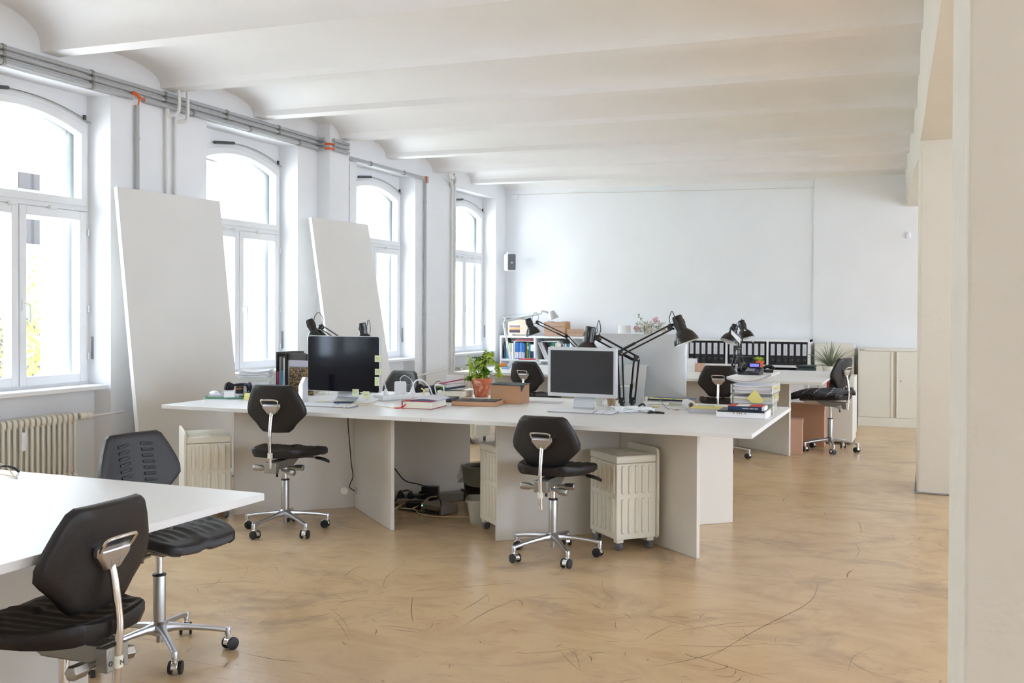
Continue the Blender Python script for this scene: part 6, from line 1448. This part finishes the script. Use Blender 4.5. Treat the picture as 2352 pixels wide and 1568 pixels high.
# ------------------------------------------------------------------ on the far desks
q = at_z(1722, 860, T); t = thing('desk_phone', 'black desk telephone with lit lilac display on the far desk', 'telephone', (q.x, q.y+0.03, T), radians(-6))
MB().add([(-0.12, -0.09, 0), (0.11, -0.09, 0), (0.11, 0.09, 0), (-0.12, 0.09, 0), (-0.12, -0.09, 0.02), (0.11, -0.09, 0.02), (0.11, 0.09, 0.07), (-0.12, 0.09, 0.07)], [(3, 2, 1, 0), (4, 5, 6, 7), (0, 1, 5, 4), (1, 2, 6, 5), (2, 3, 7, 6), (3, 0, 4, 7)]).build('base', black_pl, t, bevel=0.006)
hs = MB().tube(smooth_path([(-0.09, -0.085, 0.045), (-0.09, -0.05, 0.075), (-0.09, 0.05, 0.10), (-0.09, 0.09, 0.095)], 4), [0.024, 0.024, 0.02, 0.016, 0.015, 0.015, 0.015, 0.015, 0.016, 0.02, 0.024, 0.024, 0.024], 10); hs.build('handset', black_pl, t)
MB().box(-0.02, 0.07, 0.06, 0.065, 0.075, 0.105).build('display', mat('lit_display', (130, 130, 220), 0.3, emit=(120, 120, 230), estr=0.6), t); MB().box(-0.03, 0.08, 0.066, 0.085, 0.06, 0.115).build('display_housing', black_pl, t, bevel=0.003)
k_ = MB()
for r_ in range(3):
    for c in range(4): k_.box(-0.035+0.022*c, -0.02+0.022*c, -0.05+0.03*r_, -0.03+0.03*r_, 0.036+0.0083*r_, 0.041+0.0083*r_)
k_.build('keys', label_m, t)
q = at_z(1764, 855, T); t = thing('desk_phone', 'second black telephone right of the orange pot', 'telephone', (q.x, q.y+0.02, T), radians(10)); MB().box(-0.05, 0.05, -0.05, 0.06, 0, 0.03).build('base', black_pl, t, bevel=0.008)
MB().tube(smooth_path([(-0.05, 0, 0.04), (-0.02, 0, 0.06), (0.03, 0, 0.06), (0.06, 0, 0.035)], 4), 0.018, 10).build('handset', black_pl, t)
q = at_z(1738, 850, T); t = thing('potted_plant', 'small orange pot with a bright green succulent on the far desk', 'plant', (q.x, q.y+0.16, T))
MB().lathe([(0.036, 0), (0.050, 0.075), (0.056, 0.075), (0.057, 0.098), (0.05, 0.098), (0.0, 0.09)], 24).build('pot', terra2, t)
lf = MB()
for k in range(60): a = rn.uniform(0, 2*pi); leaflet(lf, Vector((0.03*cos(a), 0.03*sin(a), 0.09)), Vector((cos(a)*rn.random(), sin(a)*rn.random(), 1)), rn.uniform(0.03, 0.06), 0.011)
lf.build('leaves', leaf1, t, smooth=False)
q = at_y(1718, 850, 11.1); box_thing('box_file', 'black box behind the lit telephone', 'box', (q.x-0.03, 11.14, T), 0, 0.17, 0.06, 0.14, black_pl, bevel=0.004)
for px_, py_, sx_, sz_, m, lab in ((1588, 853, 0.085, 0.135, white_pl, 'white box on the far desk right of the silver computer back'), (1607, 854, 0.08, 0.09, card2, 'pale pink box beside the white box on the far desk')):
    q = at_z(px_, py_, T); box_thing('small_box', lab, 'box', (q.x, q.y+0.05, T), 0, sx_, 0.10, sz_, m)
q = at_z(1183, 846, T)
t = thing('paper_stack', 'pile of papers on the far desk under the aluminium lamp', 'papers', (q.x+0.02, q.y+0.22, T+0.0), radians(8)); pm = MB(); sheets(pm, 0.30, 0.22, 10, 0, 0.009, 0.015); pm.build('sheets', [paper_m], t)
box_thing('folder', 'red and orange folder topmost on the pile under the aluminium lamp', 'folder', (q.x+0.05, q.y+0.24, T+0.092), 14, 0.18, 0.14, 0.008, redb_m)
box_thing('desk_box', 'dark navy box on the far desk left of the far chair', 'box', (q.x+0.03, q.y+0.03, T), 0, 0.13, 0.08, 0.055, navy_m)
q = at_z(1160, 843, T); box_thing('glasses_case', 'orange case at the left end of the far desk', 'case', (q.x-0.07, q.y+0.1, T), 20, 0.06, 0.09, 0.04, orangec, bevel=0.012)
q = at_z(1153, 848, T); box_thing('tissue_pack', 'light blue pack at the left end of the far desk', 'pack', (q.x, q.y+0.1, T), 0, 0.07, 0.05, 0.02, lblue_m)

# ------------------------------------------------------------------ on the floor under the desks
t = thing('waste_bin', 'black waste bin with a clear liner under the middle desks', 'bin', (-2.875, 6.36, 0))
MB().lathe([(0.09, 0), (0.093, 0.004), (0.128, 0.275), (0.133, 0.285), (0.129, 0.288), (0.124, 0.275), (0.09, 0.01), (0.0, 0.008)], 32).build('bucket', black_pl, t)
rings = []
for h, r0, wv in ((0.20, 0.125, 0.008), (0.17, 0.150, 0.010), (0.21, 0.152, 0.007), (0.255, 0.146, 0.004), (0.295, 0.138, 0.002), (0.300, 0.130, 0.002), (0.27, 0.115, 0.004)):
    rings.append([((r0+wv*sin(7*a+h*40))*cos(a), (r0+wv*sin(7*a+h*40))*sin(a), h+0.012*sin(3*a+h*10)*(1 if h < 0.26 else 0.25)) for a in [2*pi*q/48 for q in range(48)]])
MB().loft(rings, caps=False).build('liner', bag_m, t)
t = thing('plastic_tub', 'small clear plastic tub between the waste bin and the cream container', 'tub', (-2.66, 5.90, 0), radians(20))
b = MB(); rings = []
for sc_, h in ((0.75, 0), (1.0, 0.145), (1.12, 0.147), (1.12, 0.157), (0.96, 0.157), (0.72, 0.006)): rings.append([(x*sc_, y*sc_, h) for x, y in rrect(0.17, 0.22, 0.03, 3)])
b.loft(rings, caps=False); b.loft([[(x*0.75, y*0.75, 0.0) for x, y in rrect(0.17, 0.22, 0.03, 3)], [(x*0.75, y*0.75, 0.004) for x, y in rrect(0.17, 0.22, 0.03, 3)]]); b.build('tub', clear_pl, t)
q0 = at_z(1002, 1182, 0)
t = thing('network_router', 'grey network box with ports and a small green light on the floor', 'router', (q0.x-0.02, q0.y+0.07, 0), radians(-22))
MB().box(-0.11, 0.10, -0.06, 0.09, 0.003, 0.062).build('housing', grey_m, t, bevel=0.003); MB().box(-0.108, 0.098, -0.063, -0.058, 0.006, 0.058).build('front_panel', steel, t)
pt = MB()
for k in range(6): pt.box(-0.06+0.024*k, -0.044+0.024*k, -0.066, -0.062, 0.012, 0.026)
pt.build('ports', black_pl, t); MB().lathe([(0.004, 0), (0.004, 0.002)], 8, (-0.095, -0.063, 0.045), (0, -1, 0)).build('led', mat('green_led', (190, 255, 170), 0.4, emit=(170, 255, 150), estr=3), t); MB().box(-0.085, -0.07, -0.0645, -0.063, 0.04, 0.052).build('badge', cyan_m, t)
t = thing('cable_duct', 'long grey cable duct lying against the rear desk panel', 'duct', (-3.40, 6.235, 0), radians(45)); MB().box(0, 0.47, -0.035, 0.035, 0.002, 0.062).build('profile', zinc, t, bevel=0.003); MB().box(0.43, 0.49, -0.04, 0.04, 0.0, 0.075).build('end_cap', black_pl, t, bevel=0.004)
q1 = at_z(932, 1166, 0)
t = thing('power_strip', 'grey power strip with black plugs on the floor under the middle desks', 'power strip', (q1.x, q1.y+0.10, 0), radians(8)); MB().box(-0.13, 0.12, -0.03, 0.03, 0.0, 0.05).build('housing', steel, t, bevel=0.006)
for k in range(3):
    MB().lathe([(0.022, 0), (0.024, 0.02), (0.016, 0.04), (0.008, 0.055)], 14, (-0.09+0.075*k, 0, 0.05), (0.1, -0.3, 1)).build('plug', black_pl, t)
box_thing('power_adapter', 'black power adapter behind the floor power strip', 'adapter', (q1.x+0.10, q1.y+0.18, 0), 15, 0.12, 0.07, 0.13, black_pl, bevel=0.006)
box_thing('power_adapter', 'low black adapter in front of the floor power strip', 'adapter', (q1.x+0.06, q1.y+0.02, 0), -5, 0.12, 0.05, 0.045, black_pl, bevel=0.008)
cable('black_cable', 'black cable drooping across the opening from panel to network box', [tuple(at_z(906, 1075, 0.28)), tuple(at_z(930, 1103, 0.205)), tuple(at_z(962, 1112, 0.20)), tuple(at_z(992, 1124, 0.17)), tuple(at_z(1010, 1146, 0.11)), tuple(at_z(1013, 1166, 0.05)), tuple(at_z(1005, 1176, 0.03))], 0.004, black_pl)
cable('black_cable', 'black cable arching from the floor power strip to an adapter', [tuple(at_z(908, 1150, 0.05)), tuple(at_z(922, 1130, 0.12)), tuple(at_z(938, 1126, 0.14)), tuple(at_z(950, 1136, 0.12)), (q1.x+0.10, q1.y+0.16, 0.08)], 0.005, black_pl)
cable('beige_cable', 'beige cable running along the floor to the plastic tub', [tuple(at_z(900, 1170, 0.006)), tuple(at_z(946, 1168, 0.006)), tuple(at_z(966, 1180, 0.006)), tuple(at_z(1010, 1186, 0.006)), tuple(at_z(1100, 1188, 0.006)), tuple(at_z(1130, 1189, 0.006))], 0.0045, beige_cab)
cable('beige_cable', 'beige cable curving up towards the grey duct', [tuple(at_z(900, 1172, 0.006)), tuple(at_z(930, 1155, 0.02)), tuple(at_z(970, 1142, 0.05)), tuple(at_z(1003, 1140, 0.068))], 0.0045, beige_cab)
cable('beige_cable', 'second beige cable curling from the floor over the grey duct', [tuple(at_z(946, 1168, 0.008)), tuple(at_z(968, 1158, 0.03)), tuple(at_z(985, 1143, 0.06)), tuple(at_z(1003, 1139, 0.072))], 0.0045, beige_cab)
cable('black_cable', 'black cable on the floor in front of the network box', [tuple(at_z(905, 1168, 0.006)), tuple(at_z(940, 1172, 0.006)), tuple(at_z(985, 1178, 0.006)), tuple(at_z(1000, 1178, 0.02))], 0.004, black_pl)
cable('black_cable', 'black cable hanging from the left desk down to the panel hole', [(-3.60, 5.80, 0.713), (-3.615, 5.82, 0.62), (-3.63, 5.86, 0.50), (-3.60, 5.84, 0.33), (-3.60, 5.86, 0.24), (-3.65, 5.90, 0.16), (-3.635, 5.935, 0.125)], 0.0035, black_pl)
for x, y_ in ((-4.532, 9.45), (-4.532, 9.92)):
    t = thing('table_leg_frame', 'slim white leg post under the left end of the far desk, %s one' % ('left' if y_ < 9.6 else 'right'), 'leg', (x, y_, 0)); MB().box(-0.012, 0.012, -0.012, 0.012, 0, 0.714).build('post', frame_m, t)
